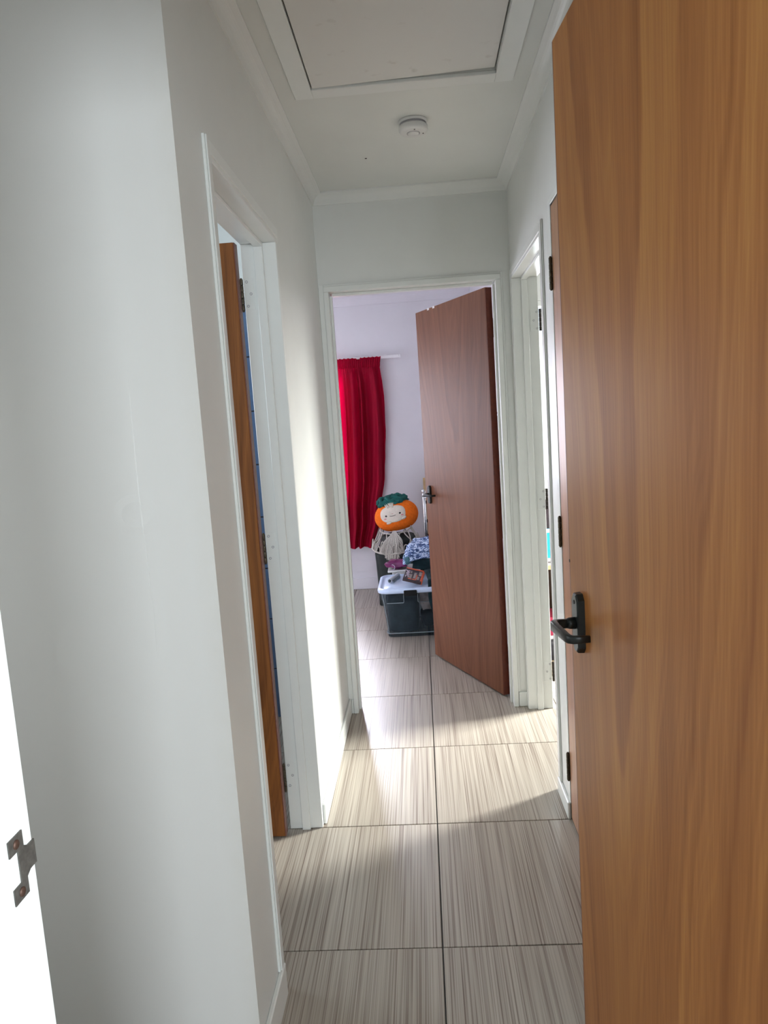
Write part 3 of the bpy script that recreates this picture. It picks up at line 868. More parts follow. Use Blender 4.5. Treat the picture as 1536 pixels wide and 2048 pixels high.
def make_door(n, hinge, direction, width, height, label, veneer_m, lip_m, visible_side, handle_u=None, handle_z=1.0, lever_dir=-1,
              thick=0.035, hinge_z=(1.77, 0.96, 0.16), z0=0.008, hinge_m='hinge', hinge_at=None, kn_h=0.1):
    """leaf along local +X from the hinge edge; visible_side = +1 / -1: local Y side that faces us (leaf spans 0..-side*thick)"""
    r = rootobj('door_%d' % n, (hinge[0], hinge[1], 0), math.atan2(direction[1], direction[0]), label, 'door', 'structure')
    s = visible_side
    y0, y1 = (0, -s * thick)
    g = G(); g.box(0.004, width - 0.004, min(y0, y1), max(y0, y1), z0, height, 0.0012)
    g.done('leaf', veneer_m, r)
    for nm, a, b in (('hinge', 0.0, 0.0038), ('latch', width - 0.0038, width)):
        g = G(); g.box(a, b, min(y0, y1) + .0004, max(y0, y1) - .0004, z0 + .0005, height - .0005, 0.0006)
        g.done('edge_lipping', lip_m, r, label='dark red edge strip of the door')
    if hinge_at is not None:
        for hz in hinge_z:
            g = G()
            for k in range(5):
                q = kn_h / 5
                g.lathe([(0.0, k * q + .0004), (0.0050, k * q + .0004), (0.0056, k * q + .002), (0.0056, (k + 1) * q - .002), (0.0050, (k + 1) * q - .0004), (0.0, (k + 1) * q - .0004)], 12,
                        (hinge_at[0], hinge_at[1], hz))
            g.lathe([(0, -.004), (.003, -.003), (.0042, 0), (0, .0004)], 10, (hinge_at[0], hinge_at[1], hz))
            g.lathe([(0, kn_h - .0004), (.0042, kn_h), (.003, kn_h + .003), (0, kn_h + .004)], 10, (hinge_at[0], hinge_at[1], hz))
            g.done('hinge', hinge_m, r, True, label='bronze hinge knuckle')
    if handle_u is not None:
        lever_handle(r, handle_u, handle_z, s, lever_dir, 0.0)
    return r

# near door, folded back against the right wall: hinge (0.312,0.605), latch edge (0.2525,1.283)
LE = Vector((0.2525, 1.290)); LD = Vector((0.088, -1.0)).normalized()
HG = LE + LD * 0.700
d1 = make_door(1, HG, -LD, 0.700, 2.0155, 'large orange-brown veneered door standing open at the right with black lever handle', 'veneer_near', 'lipping_plum', +1,
               handle_u=0.700 - 0.066, handle_z=1.051, lever_dir=-1)
g = G(); g.lathe([(0.0, -.0004), (0.0032, -.0004), (0.0028, .0006), (0.0, .0008)], 10, (0.700 - .004, 0.0, 1.147), Matrix.Rotation(-PI / 2, 4, 'X'))
g.done('paint_chip', 'dark', d1)

# far bedroom door: corner A (0.343,3.506) to free edge
A2 = Vector((0.3415, 3.512)); D2 = (Vector((0.0125, 4.197)) - A2).normalized()
# visible face is the one towards -x,-y: left normal of D2
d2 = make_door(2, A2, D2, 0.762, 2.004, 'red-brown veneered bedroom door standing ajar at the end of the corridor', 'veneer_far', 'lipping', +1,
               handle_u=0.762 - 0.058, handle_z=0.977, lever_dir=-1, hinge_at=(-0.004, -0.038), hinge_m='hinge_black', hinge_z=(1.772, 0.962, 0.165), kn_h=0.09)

# bathroom door: open at right angles into the bathroom
d3 = make_door(3, (-0.5465, 2.327), (-1, 0), 0.720, 2.000, 'amber-brown bathroom door half hidden by the left door frame', 'veneer_left', 'lipping_plum', +1,
               hinge_at=(-0.0015, -0.0445), hinge_z=(1.795, 0.966, 0.150), handle_u=0.66, handle_z=1.0)

# cupboard door, closed, flush in the right wall
d4 = make_door(4, (XR - .0015, 2.376), (0, -1), 0.765, 2.043, 'tan cupboard door with bronze hinges flush in the right wall, behind the open door', 'veneer_cup', 'veneer_cup', -1,
               hinge_at=(-0.004, -0.0052), hinge_z=(1.792, 0.967, 0.148), z0=0.012, kn_h=0.098)
piece(f3, 'cupboard_frame', rel(f3, (XR - .003, XR - .0001, 2.380, 2.4245, 0.0625, 2.07)), bev=0.0008)
piece(f3, 'cupboard_frame', rel(f3, (XR - .003, XR - .0001, 1.60, 2.3798, 2.049, 2.07)), bev=0.0008)

# two white over-door hooks on the bedroom door
for u_, lb in ((0.600, 'white hook strap over the bedroom door top, nearer the free edge'), (0.535, 'white hook strap over the bedroom door top, nearer the hinges')):
    hk = rootobj('over_door_hook', (0, 0, 0), 0, lb, 'hook', group='hooks over the bedroom door')
    base = Matrix.Translation((A2.x, A2.y, 0)) @ Matrix.Rotation(math.atan2(D2.y, D2.x), 4, 'Z')
    hk.matrix_world = base @ Matrix.Translation((u_, 0, 2.004))
    g = G()
    g.box(-.011, .011, .0002, .0018, -.009, .0018); g.box(-.011, .011, -.0352, .0002, .0002, .0018)
    g.box(-.011, .011, -.0369, -.0352, -.10, .0018)
    g.done('strap', 'plastic_white', hk)
    g = G(); g.sweep([(0, -.037, -.09), (0, -.040, -.105), (0, -.052, -.115), (0, -.064, -.105), (0, -.066, -.092)], .003, 8)
    g.done('hook', 'plastic_white', hk, True)

# ------------------------------------------------------------------ bedroom: curtain and rail
rail = rootobj('curtain_rail', (-0.9, 5.99, 1.925), 0, 'white curtain rail above the red curtain', 'curtain rail')
g = G(); g.box(-1.25, 0.762, -.022, .012, -.011, .013, .003)
g.done('track', 'lavender_rail', rail)
g = G(); g.box(0.762, 0.772, -.023, .013, -.012, .014, .003)
g.done('end_cap', 'lavender_rail', rail)
for xx in (-1.0, -.1, .65):
    g = G(); g.box(xx - .012, xx + .012, .0122, .046, -.008, .022, .002)
    g.done('bracket', 'lavender_rail', rail)

def curtain(name, x_right, x_left, label, y0=5.945):
    def right_edge(z):
        pts = [(0.37, -.440), (0.62, -.375), (1.0, -.312), (1.15, -.297), (1.35, -.281), (1.6, -.276), (1.75, -.284), (1.83, -.299), (1.87, -.293), (1.94, -.283)]
        for (za, xa), (zb, xb) in zip(pts, pts[1:]):
            if z <= zb:
                t = (z - za) / (zb - za); t = max(0, t); t = t * t * (3 - 2 * t)
                return xa + (xb - xa) * t
        return pts[-1][1]
    ztop = 1.938
    zs = [0.372 + (1.845 - 0.372) * k / 26 for k in range(27)] + [1.852, 1.862, 1.88, 1.90, 1.92, 1.938]
    NU = 260
    rows = []
    for z in zs:
        hz = max(0, min(1, (z - 1.80) / .08))
        row = []
        xr = right_edge(z) + (x_right + .283)
        for i in range(NU + 1):
            t = i / NU
            x = xr + (x_left - xr) * t
            s = t * 4.8
            # large soft folds below, small pencil pleats in the header
            fold = .048 * math.sin(2 * PI * (s + .18 * math.sin(3.1 * s) + .10 * math.sin(2.2 * z + s))) + .005 * math.sin(2 * PI * 2.3 * s + 1.3 * z)
            fold *= (0.55 + .45 * min(1, (1.86 - z) / .5)) if z < 1.86 else .55
            pleat = .006 * math.sin(2 * PI * s * 5.6 + .6 * math.sin(5 * s))
            y = y0 + (1 - hz) * fold + hz * pleat + .012 * max(0, 1 - abs(z - 1.852) / .02)
            zz = z
            if z > 1.93:
                zz = z - .004 - .006 * abs(math.sin(9 * s)) - (.018 * math.exp(-((t - .41) / .03) ** 2))
            row.append(Vector((x, y, zz)))
        rows.append(row)
    r = rootobj(name, ((x_right + x_left) / 2, y0, 0), 0, label, 'curtain')
    L = r.location
    g = G(); g.grid([[p - L for p in row] for row in rows[:28]])
    o = g.done('drape', 'curtain', r, True)
    g = G(); g.grid([[p - L for p in row] for row in rows[27:]])
    g.done('pleated_heading', 'curtain', r, True)
    return r
curtain('curtain', -0.283, -0.74, 'red bedroom curtain hanging from the white rail')

# ------------------------------------------------------------------ bedroom: pile in the corner
def lump(hx_, hy_, hz_, seed, amp=.08, n=14, m_=22, sq=.55):
    rg = random.Random(seed)
    ph_ = [rg.uniform(0, 6.28) for _ in range(8)]
    rows = []
    for i in range(n + 1):
        th = PI * i / n
        ring = []
        for j in range(m_):
            p = 2 * PI * j / m_
            f_ = 1 + amp * (math.sin(3 * p + ph_[0] + 2 * th) + .7 * math.sin(5 * p + ph_[1] - 3 * th) + .6 * math.sin(7 * th + ph_[2] + 2 * p))
            cs = lambda v: math.copysign(abs(v) ** sq, v)
            ring.append(Vector((hx_ * abs(math.sin(th)) ** sq * cs(math.cos(p)) * f_, hy_ * abs(math.sin(th)) ** sq * cs(math.sin(p)) * f_, hz_ * cs(math.cos(th)) * f_)))
        rows.append(ring)
    return rows

# dark laundry bin
bn = rootobj('laundry_bin', (-0.20, 5.60, 0), 0, 'black fabric laundry bin standing under the rope shade', 'bin')
def rrect(hx, hy, r, n=6):
    pts = []
    for cx, cy, s in ((hx - r, hy - r, 0), (-hx + r, hy - r, 90), (-hx + r, -hy + r, 180), (hx - r, -hy + r, 270)):
        for k in range(n + 1):
            t = R(s + 90 * k / n)
            pts.append((cx + r * math.cos(t), cy + r * math.sin(t)))
    return pts
g = G()
rows = []
for z, sxy in ((0.0, .93), (.004, .95), (.10, .965), (.22, .985), (.34, 1.0), (.405, 1.01), (.412, 1.0), (.405, .97), (.36, .955)):
    rows.append([Vector((x * sxy + .004 * math.sin(9 * z + 3 * x), y * sxy, z)) for x, y in rrect(.200, .190, .045)])
rr = g.grid(rows, close_v=True); g.cap(rr[0], True); g.cap(rr[-1])
g.done('bin_body', 'bin', bn, True)
g = G()
g.grid([[v + Vector((-.02, -.03, .458)) for v in r_] for r_ in lump(.150, .105, .085, 77, .05, sq=.8)], close_v=True)
g.done('crumpled_liner', 'bin', bn, True)

# macrame rope shade with two rings
ms = rootobj('macrame_shade', (-0.235, 5.475, 0.470), 0, 'ivory rope macrame shade with wire rings under the orange plush', 'lampshade')
ms.rotation_euler = (R(-0), 0, 0)
tilt = Matrix.Rotation(R(13), 4, 'X') @ Matrix.Rotation(R(-4), 4, 'Y')
RL, RU, HU = 0.186, 0.118, 0.120
def ringpt(r, a, z, dx=0.0, dy=0.0):
    return tilt @ Vector((dx + r * math.cos(a), dy + r * math.sin(a), z))
g = G(); g.sweep([ringpt(RL, 2 * PI * k / 64, 0) for k in range(64)], .0072, 8, closed=True)
g.done('lower_ring', 'rope', ms, True)
g = G(); g.sweep([ringpt(RU, 2 * PI * k / 48, HU, .01, .03) for k in range(48)], .0046, 8, closed=True)
g.done('upper_ring', 'rope', ms, True)
g = G()
for k in range(20):
    a = 2 * PI * k / 20
    da = (0.34 if k % 2 else -0.34)
    pts = []
    for i in range(9):
        t = i / 8
        bulge = .004 * math.sin(PI * t)
        pts.append(ringpt(RU + (RL - RU) * t + bulge, a + da * t + .05 * math.sin(7 * t + k), HU * (1 - t) - .006 * math.sin(PI * t), .01 * (1 - t), .03 * (1 - t)))
    g.sweep(pts, .0046, 6)
for k in range(13):
    a = R(178) + R(184) * (k + rng.uniform(-.3, .3)) / 12
    pts = []
    hgt = .025 + .040 * rng.random()
    w_ = .20 + .22 * rng.random()
    for i in range(9):
        t = i / 8
        pts.append(ringpt(RL + .002 - .018 * math.sin(PI * t), a + w_ * (t - .5) * (1 + .6 * math.sin(PI * t)), hgt * math.sin(PI * t) * 1.6, 0, 0))
    g.sweep(pts, .0044, 6)
g.done('rope_netting', 'rope', ms, True)
# tassel: strands gathered at the top front, fanning down over the front of the ring
g = G()
for k in range(34):
    u_ = (k + .5) / 34 * 2 - 1
    u_ += rng.uniform(-.04, .04)
    top = Vector((-.005 + .010 * u_, -.105, .118))
    knot = Vector((-.005 + .026 * u_, -.128, .092))
    low = Vector((-.030 + .085 * u_, -.172 - .006 * (1 - u_ * u_) + rng.uniform(-.006, .004), -.062 + .050 * abs(u_) ** 1.5 + rng.uniform(-.008, .008)))
    midp = (knot + low) / 2 + Vector((.012 * u_, -.012, .012))
    end = low + Vector((rng.uniform(-.006, .006), -.001, -.030 + (.02 if abs(u_) > .6 else 0)))
    pts = []
    ctrl = [top, knot, midp, low, end]
    for i in range(len(ctrl) - 1):
        for q in range(3):
            t = q / 3
            p0 = ctrl[max(0, i - 1)]; p1 = ctrl[i]; p2 = ctrl[i + 1]; p3 = ctrl[min(len(ctrl) - 1, i + 2)]
            pts.append(.5 * ((2 * p1) + (p2 - p0) * t + (2 * p0 - 5 * p1 + 4 * p2 - p3) * t * t + (3 * p1 - p0 - 3 * p2 + p3) * t ** 3))
    pts.append(end)
    g.sweep(pts, .0036, 6)
g.done('tassel', 'rope', ms, True)

# orange plush cushion
PX, PY, PZ = 0.172, 0.130, 0.121
plush = rootobj('plush_cushion', (-0.222, 5.545, 0.682), 0, 'round orange plush cushion with a smiling cream face and dark green crown', 'soft toy')
plush.rotation_euler = (R(4), R(-10), R(-3))
def pl_surf(a, b, k=1.0):
    """front surface point at normalised (a right, b up)"""
    q = max(0.0, 1 - a * a - b * b)
    return Vector((a * PX * k, -math.sqrt(q) * PY * k, b * PZ * k))
g = G()
rows = []
for i in range(25):
    th = PI * i / 24
    ring = []
    for j in range(48):
        ph = 2 * PI * j / 48
        st, ct = math.sin(th), math.cos(th)
        st = abs(st) ** .86
        dimple = 1 - .22 * math.exp(-(math.sin(th) / .30) ** 2)
        seam = 1 - .012 * max(0, math.cos(6 * ph)) ** 6 * math.sin(th)
        ring.append(Vector((PX * st * math.cos(ph) * seam, PY * st * math.sin(ph) * seam, PZ * ct * dimple)))
    rows.append(ring)
g.grid(rows, close_v=True)
g.done('body', 'orange', plush, True)
def patch(name, ca, cb, ra, rb, k, material, rot=0.0, power=2.0, parent=plush, dome=0.0, label=None):
    g = G()
    rows = []
    for i in range(0, 9):
        rr_ = i / 8
        ring = []
        for j in range(36):
            t = 2 * PI * j / 36
            cx_, cy_ = math.cos(t), math.sin(t)
            nrm = (abs(cx_) ** power + abs(cy_) ** power) ** (1 / power)
            u1, v1 = rr_ * ra * cx_ / nrm, rr_ * rb * cy_ / nrm
            u2 = u1 * math.cos(rot) - v1 * math.sin(rot)
            v2 = u1 * math.sin(rot) + v1 * math.cos(rot)
            ring.append(pl_surf(ca + u2, cb + v2, k + dome * (1 - rr_ ** 2) - (.03 if i == 8 else 0)))
        rows.append(ring)
    g.grid(rows, close_v=True)
    return g.done(name, material, parent, True, label=label)
face = patch('face', -0.07, 0.30, 0.56, 0.50, 1.045, 'cream', R(-3), 2.5)
for ea, eb in ((-0.36, 0.26), (0.245, 0.285)):
    patch('eye', ea, eb, 0.045, 0.055, 1.062, 'stitch_black', parent=face)
for ea, eb in ((-0.42, 0.10), (0.33, 0.155)):
    patch('cheek', ea, eb, 0.06, 0.04, 1.058, 'pink_blush', parent=face)
g = G(); g.sweep([pl_surf(-.07 + .13 * t, .235 - .028 * (1 - t * t), 1.060) for t in [x / 6 - 1 for x in range(13)]], .0016, 6)
g.done('mouth', 'stitch_black', face, True)
g = G(); g.sweep([pl_surf(-.07 + .035 * t, .345 - .01 * t * t, 1.058) for t in (-1, 0, 1)], .0012, 6)
g.done('nose', 'pink_blush', face, True)
for ea, eb, rt in ((-0.30, -0.165, R(20)), (0.36, -0.04, R(35))):
    patch('paw', ea, eb, 0.12, 0.085, 1.075, 'cream', rt, dome=.05)
g = G()
for k, (u0, u1) in enumerate(((-.38, -.22), (-.30, -.17), (-.20, -.12), (-.12, -.09), (-.04, -.05), (.03, -.02))):
    pts = [pl_surf(u1 + (u0 - u1) * t, .72 + .24 * t - .02 * abs(k - 2.5), 1.05 + .05 * t) for t in (0, .25, .5, .75, 1)]
    g.sweep(pts, [.0045, .005, .005, .0045, .003], 8)
g.done('hair_tuft', 'cream', plush, True)
# crown of crumpled leaves
cr_ = rootobj('leaf_crown', (0, 0, 0)); cr_.parent = plush
bpy.data.objects.remove(cr_)
g = G()
rows = []
for i in range(17):
    th = PI * i / 16
    ring = []
    for j in range(44):
        ph = 2 * PI * j / 44
        wob = 1 + .10 * math.sin(5 * ph + .5) + .07 * math.sin(11 * ph + 6 * th) + .05 * math.sin(17 * ph - 9 * th)
        ring.append(Vector((-.010 + .118 * math.sin(th) ** .8 * math.cos(ph) * wob, .01 + .085 * math.sin(th) ** .8 * math.sin(ph) * wob,
                            .112 + .040 * math.cos(th) * (1 + .25 * math.sin(4 * ph + 2)) + .010 * math.sin(7 * ph + 5 * th))))
    rows.append(ring)
g.grid(rows, close_v=True)
crown = g.done('leaf_crown', 'teal_green', plush, True)
g = G()
for k in range(7):
    a0 = 2 * PI * k / 7 + .3
    pts = []
    for i in range(9):
        t = i / 8
        a = a0 + 1.1 * t
        rr_ = .035 + .062 * t
        pts.append(Vector((-.010 + rr_ * 1.25 * math.cos(a), .01 + rr_ * .85 * math.sin(a), .150 - .030 * t * t + .008 * math.sin(3 * PI * t + k))))
    g.sweep(pts, [.009, .013, .016, .017, .017, .016, .014, .011, .006], 8)
g.done('leaf_fold', 'teal_green', crown, True)

# clear storage tub
TX, TY = -0.125, 4.785
tub = rootobj('storage_tub', (TX, TY, 0), 0, 'clear plastic storage tub with frosted lid and black latch on the bedroom floor', 'tub')
tub.scale = (1, 1, 0.962)
hx, hy = 0.205, 0.225
g = G()
rows = []
for z, s in ((0.0, .78), (.003, .80), (.022, .805), (.028, .82), (.034, .805), (.12, .845), (.20, .885), (.262, .915), (.266, .935), (.30, .95), (.318, .96)):
    rows.append([Vector((x * s, y * s, z)) for x, y in rrect(hx, hy, .045)])
rr = g.grid(rows, close_v=True); g.cap(rr[0], True)
g.done('tub_body', 'clear_tub', tub, True)
g = G()
s0 = .93
# recessed panel ribs on the front and the bottom rim
for xa in (-.60, .60):
    pass
def rib(g, pts, r=.0022):
    g.sweep(pts, r, 6)
yf = lambda z: -hy * (.805 + (z - .034) / .228 * .11) - .002
for sx_ in (-1, 1):
    rib(g, [(sx_ * .158, yf(.24), .245), (sx_ * .05, yf(.24) - .002, .245), (sx_ * .046, yf(.245) - .002, .250), (sx_ * .046, yf(.315) - .003, .315)])
    pts_ = []
    for z_, k_ in ((.034, .807), (.12, .847), (.20, .887), (.262, .917), (.315, .955)):
        pts_.append((sx_ * (hx * k_ - .010), -hy * k_ + .010 - .0005, z_))
    rib(g, pts_, .0026)
g.sweep([Vector((x * .822, y * .822, .028)) for x, y in rrect(hx, hy, .045)], .0035, 6, closed=True)
g.done('moulded_rib', 'tub_edge', tub, True)
g = G()
rows = []
for z, s in ((.318, .965), (.314, 1.0), (.318, 1.035), (.330, 1.045), (.340, 1.04), (.346, 1.0), (.348, .96), (.346, .93), (.338, .91), (.338, .84), (.344, .82), (.345, .5), (.345, .02)):
    rows.append([Vector((x * s, y * s, z)) for x, y in rrect(hx, hy, .06)])
rr = g.grid(rows, close_v=True); g.cap(rr[-1]); g.cap(rr[0], True)
g.done('lid', 'lid', tub, True)
for sgn in (-1, 1):
    g = G(); g.box(-.042, .042, sgn * (hy * 1.045 + .001), sgn * (hy * 1.045 + .013), .300, .338, .004, 2)
    g.done('latch', 'latch', tub, label='black clip latch')

# things inside the tub
g = G(); g.grid(lump(.106, .162, .122, 5, .02, sq=.36), close_v=True)
g.done('folded_clothes', 'clothes_dark', None, True, 'dark slate clothes packed in the left of the clear tub', None, 'clothes', loc=(TX - .060, TY - .010, .136))
g = G(); g.grid(lump(.056, .125, .062, 9, .07), close_v=True)
o = g.done('bundled_cloth', 'clothes_beige', None, True, 'dusty pink cloth bundle seen through the right of the clear tub', None, 'cloth', loc=(TX + .112, TY - .035, .222))
g = G(); g.grid(lump(.050, .120, .052, 13, .05), close_v=True)
g.done('folded_jumper', 'clothes_dark', None, True, 'dark jumper under the pink cloth in the clear tub', None, 'clothes', loc=(TX + .108, TY - .01, .090))

# rolled tube on the lid
tb = rootobj('plastic_tube', (-0.238, 4.822, 0.3495), 0, 'pale grey plastic tube lying on the tub lid', 'tube')
tb.rotation_euler = (0, 0, R(75))
g = G(); g.sweep([(-.095, 0, 0), (.095, 0, 0)], .0145, 24)
bmesh.ops.delete(g.bm, geom=[f for f in g.bm.faces if len(f.verts) > 4], context='FACES')
g.sweep([(-.095, 0, 0), (.095, 0, 0)], .0112, 24)
bmesh.ops.delete(g.bm, geom=[f for f in g.bm.faces if len(f.verts) > 4], context='FACES')
bm = g.bm; bm.verts.ensure_lookup_table()
for e_ in (-.095, .095):
    vs_o = sorted([v for v in bm.verts if abs(v.co.x - e_) < 1e-4 and (v.co.yz).length > .0128], key=lambda v: math.atan2(v.co.z, v.co.y))
    vs_i = sorted([v for v in bm.verts if abs(v.co.x - e_) < 1e-4 and (v.co.yz).length < .0128], key=lambda v: math.atan2(v.co.z, v.co.y))
    for i in range(24):
        j = (i + 1) % 24
        bm.faces.new((vs_o[i], vs_o[j], vs_i[j], vs_i[i]))
g.done('tube_wall', 'tube', tb, False)
g = G(); g.box(-.08, .085, -.0205, -.016, -.0145, -.002, .001)
g.done('peeled_wrapper', 'tub_edge', tb)

# printed box on the lid
bx_ = rootobj('printed_box', (-0.098, 4.690, 0.3725), 0, 'flat black and orange printed box tilted on the tub lid', 'box')
bx_.rotation_euler = (R(8), R(15), R(-5))
g = G(); g.box(-.066, .056, -.100, .100, 0.002, .024, .001)
g.done('carton', 'box_dark', bx_)
g = G(); g.box(.0565, .0615, -.100, .100, 0.002, .0242, .0005)
g.done('orange_side', 'box_orange', bx_)
g = G(); g.box(-.066, .056, .078, .1003, .0242, .0249)
g.done('orange_band', 'box_orange', bx_)
g = G()
for (a_, b_, c_, d_) in ((-.032, -.014, -.080, -.01), (-.030, -.020, .01, .05), (-.004, .012, -.07, .03), (.022, .036, -.085, -.03), (.026, .044, -.01, .06)):
    g.box(a_, b_, c_, d_, .0242, .0248)
g.done('grey_print', 'box_grey', bx_)
g = G()
for (a_, b_, c_, d_) in ((-.034, -.012, -.099, -.086), (.014, .020, -.095, .0), (.046, .0555, -.099, .075), (-.008, .012, -.099, -.085)):
    g.box(a_, b_, c_, d_, .0242, .0248)
g.done('orange_print', 'box_orange', bx_)
cu = bpy.data.curves.new('lettering', 'FONT')
cu.body = 'JAFC'
cu.size = .040
cu.extrude = .0004
cu.align_x = 'CENTER'
cu.align_y = 'CENTER'
cu.offset = .0012
cu.space_character = 1.12
tmp = bpy.data.objects.new('lettering', cu)
C.objects.link(tmp)
dg = bpy.context.evaluated_depsgraph_get()
me = bpy.data.meshes.new_from_object(tmp.evaluated_get(dg))
bpy.data.objects.remove(tmp)
lt = bpy.data.objects.new('lettering', me)
me.materials.clear(); me.materials.append(M['letter_white'])
C.objects.link(lt)
lt.parent = bx_
lt.location = (-.047, -.012, .0248)
lt.rotation_euler = (0, 0, R(-90))
lt.scale = (1.35, .75, 1)

# white shallow box and purple pouch behind
wb = rootobj('white_box', (-0.16, 5.142, 0), 0, 'white shallow-lidded box behind the clear tub', 'box')
g = G(); g.box(-.100, .10, -.085, .085, .0, .342, .004)
g.done('box_body', 'plastic_white', wb)
g = G(); g.box(-.118, .115, -.098, .098, .3425, .355, .003, mtx=Matrix.Rotation(R(-2), 4, 'Y'))
g.done('box_lid', 'plastic_white', wb)
g = G()
g.grid(lump(.078, .065, .027, 21, .13, sq=.75), close_v=True)
pp = g.done('purple_pouch', 'purple', None, True, 'glossy purple pouch lying on the white box', None, 'pouch', loc=(-0.222, 5.112, .390))
g = G(); g.sweep([(-.035 + .02 * math.sin(a), -.070 - .004 * math.cos(a), -.012 + .02 * math.cos(a)) for a in [k * .5 for k in range(8)]], .0022, 6)  # glint on the glossy pouch, modelled as a thin pale strand
g.done('pouch_glint', 'letter_white', pp, True, label='thin lilac strand standing in for a glint on the pouch')

# teal bag beside / over the tub and blue print cloth on it
bagr = rootobj('fabric_bag', (0.22, 4.93, 0), 0, 'dark teal fabric bag slumped beside the clear tub, half hidden by the bedroom door', 'bag')
g = G()
rows = []
for i in range(19):
    t = i / 18
    z = .005 + .455 * t
    ring = []
    for j in range(40):
        p = 2 * PI * j / 40
        cs = lambda v: math.copysign(abs(v) ** .6, v)
        wob = 1 + .04 * math.sin(4 * p + 3 * z * 9) + .03 * math.sin(9 * p - 20 * z)
        top = 1 - .10 * t
        lx = -.135      # the top slumps over the lid
        if t < .80:
            lx = -.125
        wx = .22
        x = cs(math.cos(p)) * wx * wob * top
        yl = cs(math.sin(p)) * .26
        if t > .80:
            lx = -.33 if yl > -.06 else -.19
        if x < lx + 0.0:
            x = lx + (x - lx) * .15
        elif t > .80 and math.cos(p) < 0:
            x = x * (-lx / .20) if x < 0 else x
        ring.append(Vector((x, cs(math.sin(p)) * .26 * wob * top, z)))
    rows.append(ring)
rr = g.grid(rows, close_v=True); g.cap(rr[0], True); g.cap(rr[-1])
g.done('bag_body', 'bag', bagr, True)
# drape falling in front of the tub corner
g = G()
rows = []
for i in range(14):
    t = i / 13
    row = []
    for j in range(12):
        u_ = j / 11
        x = -.250 + .060 * t + u_ * (.33 - .03 * t) + .01 * math.sin(9 * t)
        yb = -.20 - .17 * min(1, t * 3) + .012 * math.sin(8 * u_ + 2 * t)
        z = .425 - .02 * (1 - u_) * (1 - t) - (.40 * t ** 1.3 if t > 0 else 0) + .004 * math.sin(12 * u_)
        if t < .35:
            z = max(z, .372)
        row.append(Vector((x, yb, z)))
    rows.append(row)
g.grid(rows)
o = g.done('draped_flap', 'bag', bagr, True)
so = o.modifiers.new('thickness', 'SOLIDIFY'); so.thickness = .008; so.offset = 1

q_ = rootobj('print_cloth', (0.025, 5.0, .532), 0, 'folded blue and white print cloth on top of the teal bag', 'cloth')
q_.rotation_euler = (R(6), R(-7), R(4))
g = G()
for k in range(4):
    rows = []
    for i in range(9):
        v_ = i / 8
        row = []
        for j in range(15):
            u_ = j / 14
            row.append(Vector((-.165 + .02 * k + .36 * u_ - .05 * (1 - v_) * (1 - u_), -.11 + .20 * v_ + .01 * k,
                               -.03 + .019 * k + .012 * math.sin(7 * u_ + k) + .008 * math.sin(9 * v_ + 2 * k) - .014 * (1 - u_) ** 3 + .02 * math.sin(PI * v_) - .03 * (1 - v_) ** 2)))
        rows.append(row)
    g.grid(rows)
o = g.done('cloth_layers', 'quilt', q_, True)
so = o.modifiers.new('thickness', 'SOLIDIFY'); so.thickness = .014; so.offset = 1
g = G(); g.grid(lump(.022, .05, .030, 33, .06), close_v=True)
o = g.done('rolled_edge', simple('dusty_teal_cloth', (0.06, 0.16, 0.20), .8, noise=.2, scale=40, bump=.2), q_, True, label='dusty teal rolled edge of the cloth', loc=(-.182, -.07, -.050))

# chrome clothes stand and pine plank
cs_ = rootobj('clothes_stand', (-0.006, 5.30, 0), 0, 'chrome clothes stand beside the bedroom door edge', 'stand')
g = G(); g.sweep([(0.0, 0, .008), (0.0, 0, .80), (-.001, 0, .855), (.004, 0, .875)], .0075, 12)
g.done('post', 'chrome', cs_, True)
g = G(); g.sweep([(.012, .0, .008), (.012, 0, .80), (.013, 0, .84)], .005, 12)
g.done('post', 'chrome', cs_, True)
g = G(); g.lathe([(0, .868), (.008, .872), (.012, .882), (.009, .893), (0, .897)], 16)
g.done('finial', 'chrome', cs_, True)
g = G(); g.sweep([(.006, 0, .858), (.014, 0, .868), (.022, 0, .884), (.026, 0, .888)], .004, 8)
g.done('hook', 'chrome', cs_, True)
g = G(); g.sweep([(0, 0, .835), (.20, 0, .835)], .006, 12); g.sweep([(.2, 0, .835), (.2, 0, .008)], .0075, 12)
g.done('crossbar', 'chrome', cs_, True)
for xx in (0.0, .2):
    g = G(); g.box(xx - .012, xx + .024, -.09, .09, 0.0, .009, .003)
    g.done('foot', 'chrome', cs_)
for zz in (.80, .66, .55):
    g = G(); g.box(.016, .05, -.008, .008, zz - .012, zz + .012, .003)
    g.done('clip', 'latch', cs_)
pk = rootobj('pine_plank', (0.05, 5.975, 0), 0, 'pale pine plank leaning on the lavender wall behind the bedroom door', 'plank')
g = G(); g.box(-.052, .05, -.012, .010, 0, .925, .002)
g.box(-.030, .05, -.012, .010, .925, 1.06, .002)
g.done('board', 'plank', pk)

# coat behind the bedroom door
ct = rootobj('black_coat', (0.432, 4.20, 0.72), 0, 'black coat hanging on the wall behind the bedroom door', 'coat')
g = G()
rows = []
for i in range(15):
    t = i / 14
    z = .68 * t
    wd = .20 - .05 * t ** 2 if t < .9 else .20 - .05 * t ** 2 - .10 * (t - .9) * 10
    rows.append([Vector((.018 * math.cos(2 * PI * j / 24) * (1 + .3 * math.sin(5 * 2 * PI * j / 24 + 3 * t)), wd * math.sin(2 * PI * j / 24), z)) for j in range(24)])
rr = g.grid(rows, close_v=True); g.cap(rr[0], True); g.cap(rr[-1])
g.done('coat_body', 'coat', ct, True)
g = G(); g.sweep([(0.02, 0, .70), (0.0, 0, .69), (-.012, 0, .70), (-.014, 0, .72)], .004, 8)
g.done('hanging_loop', 'coat', ct, True)

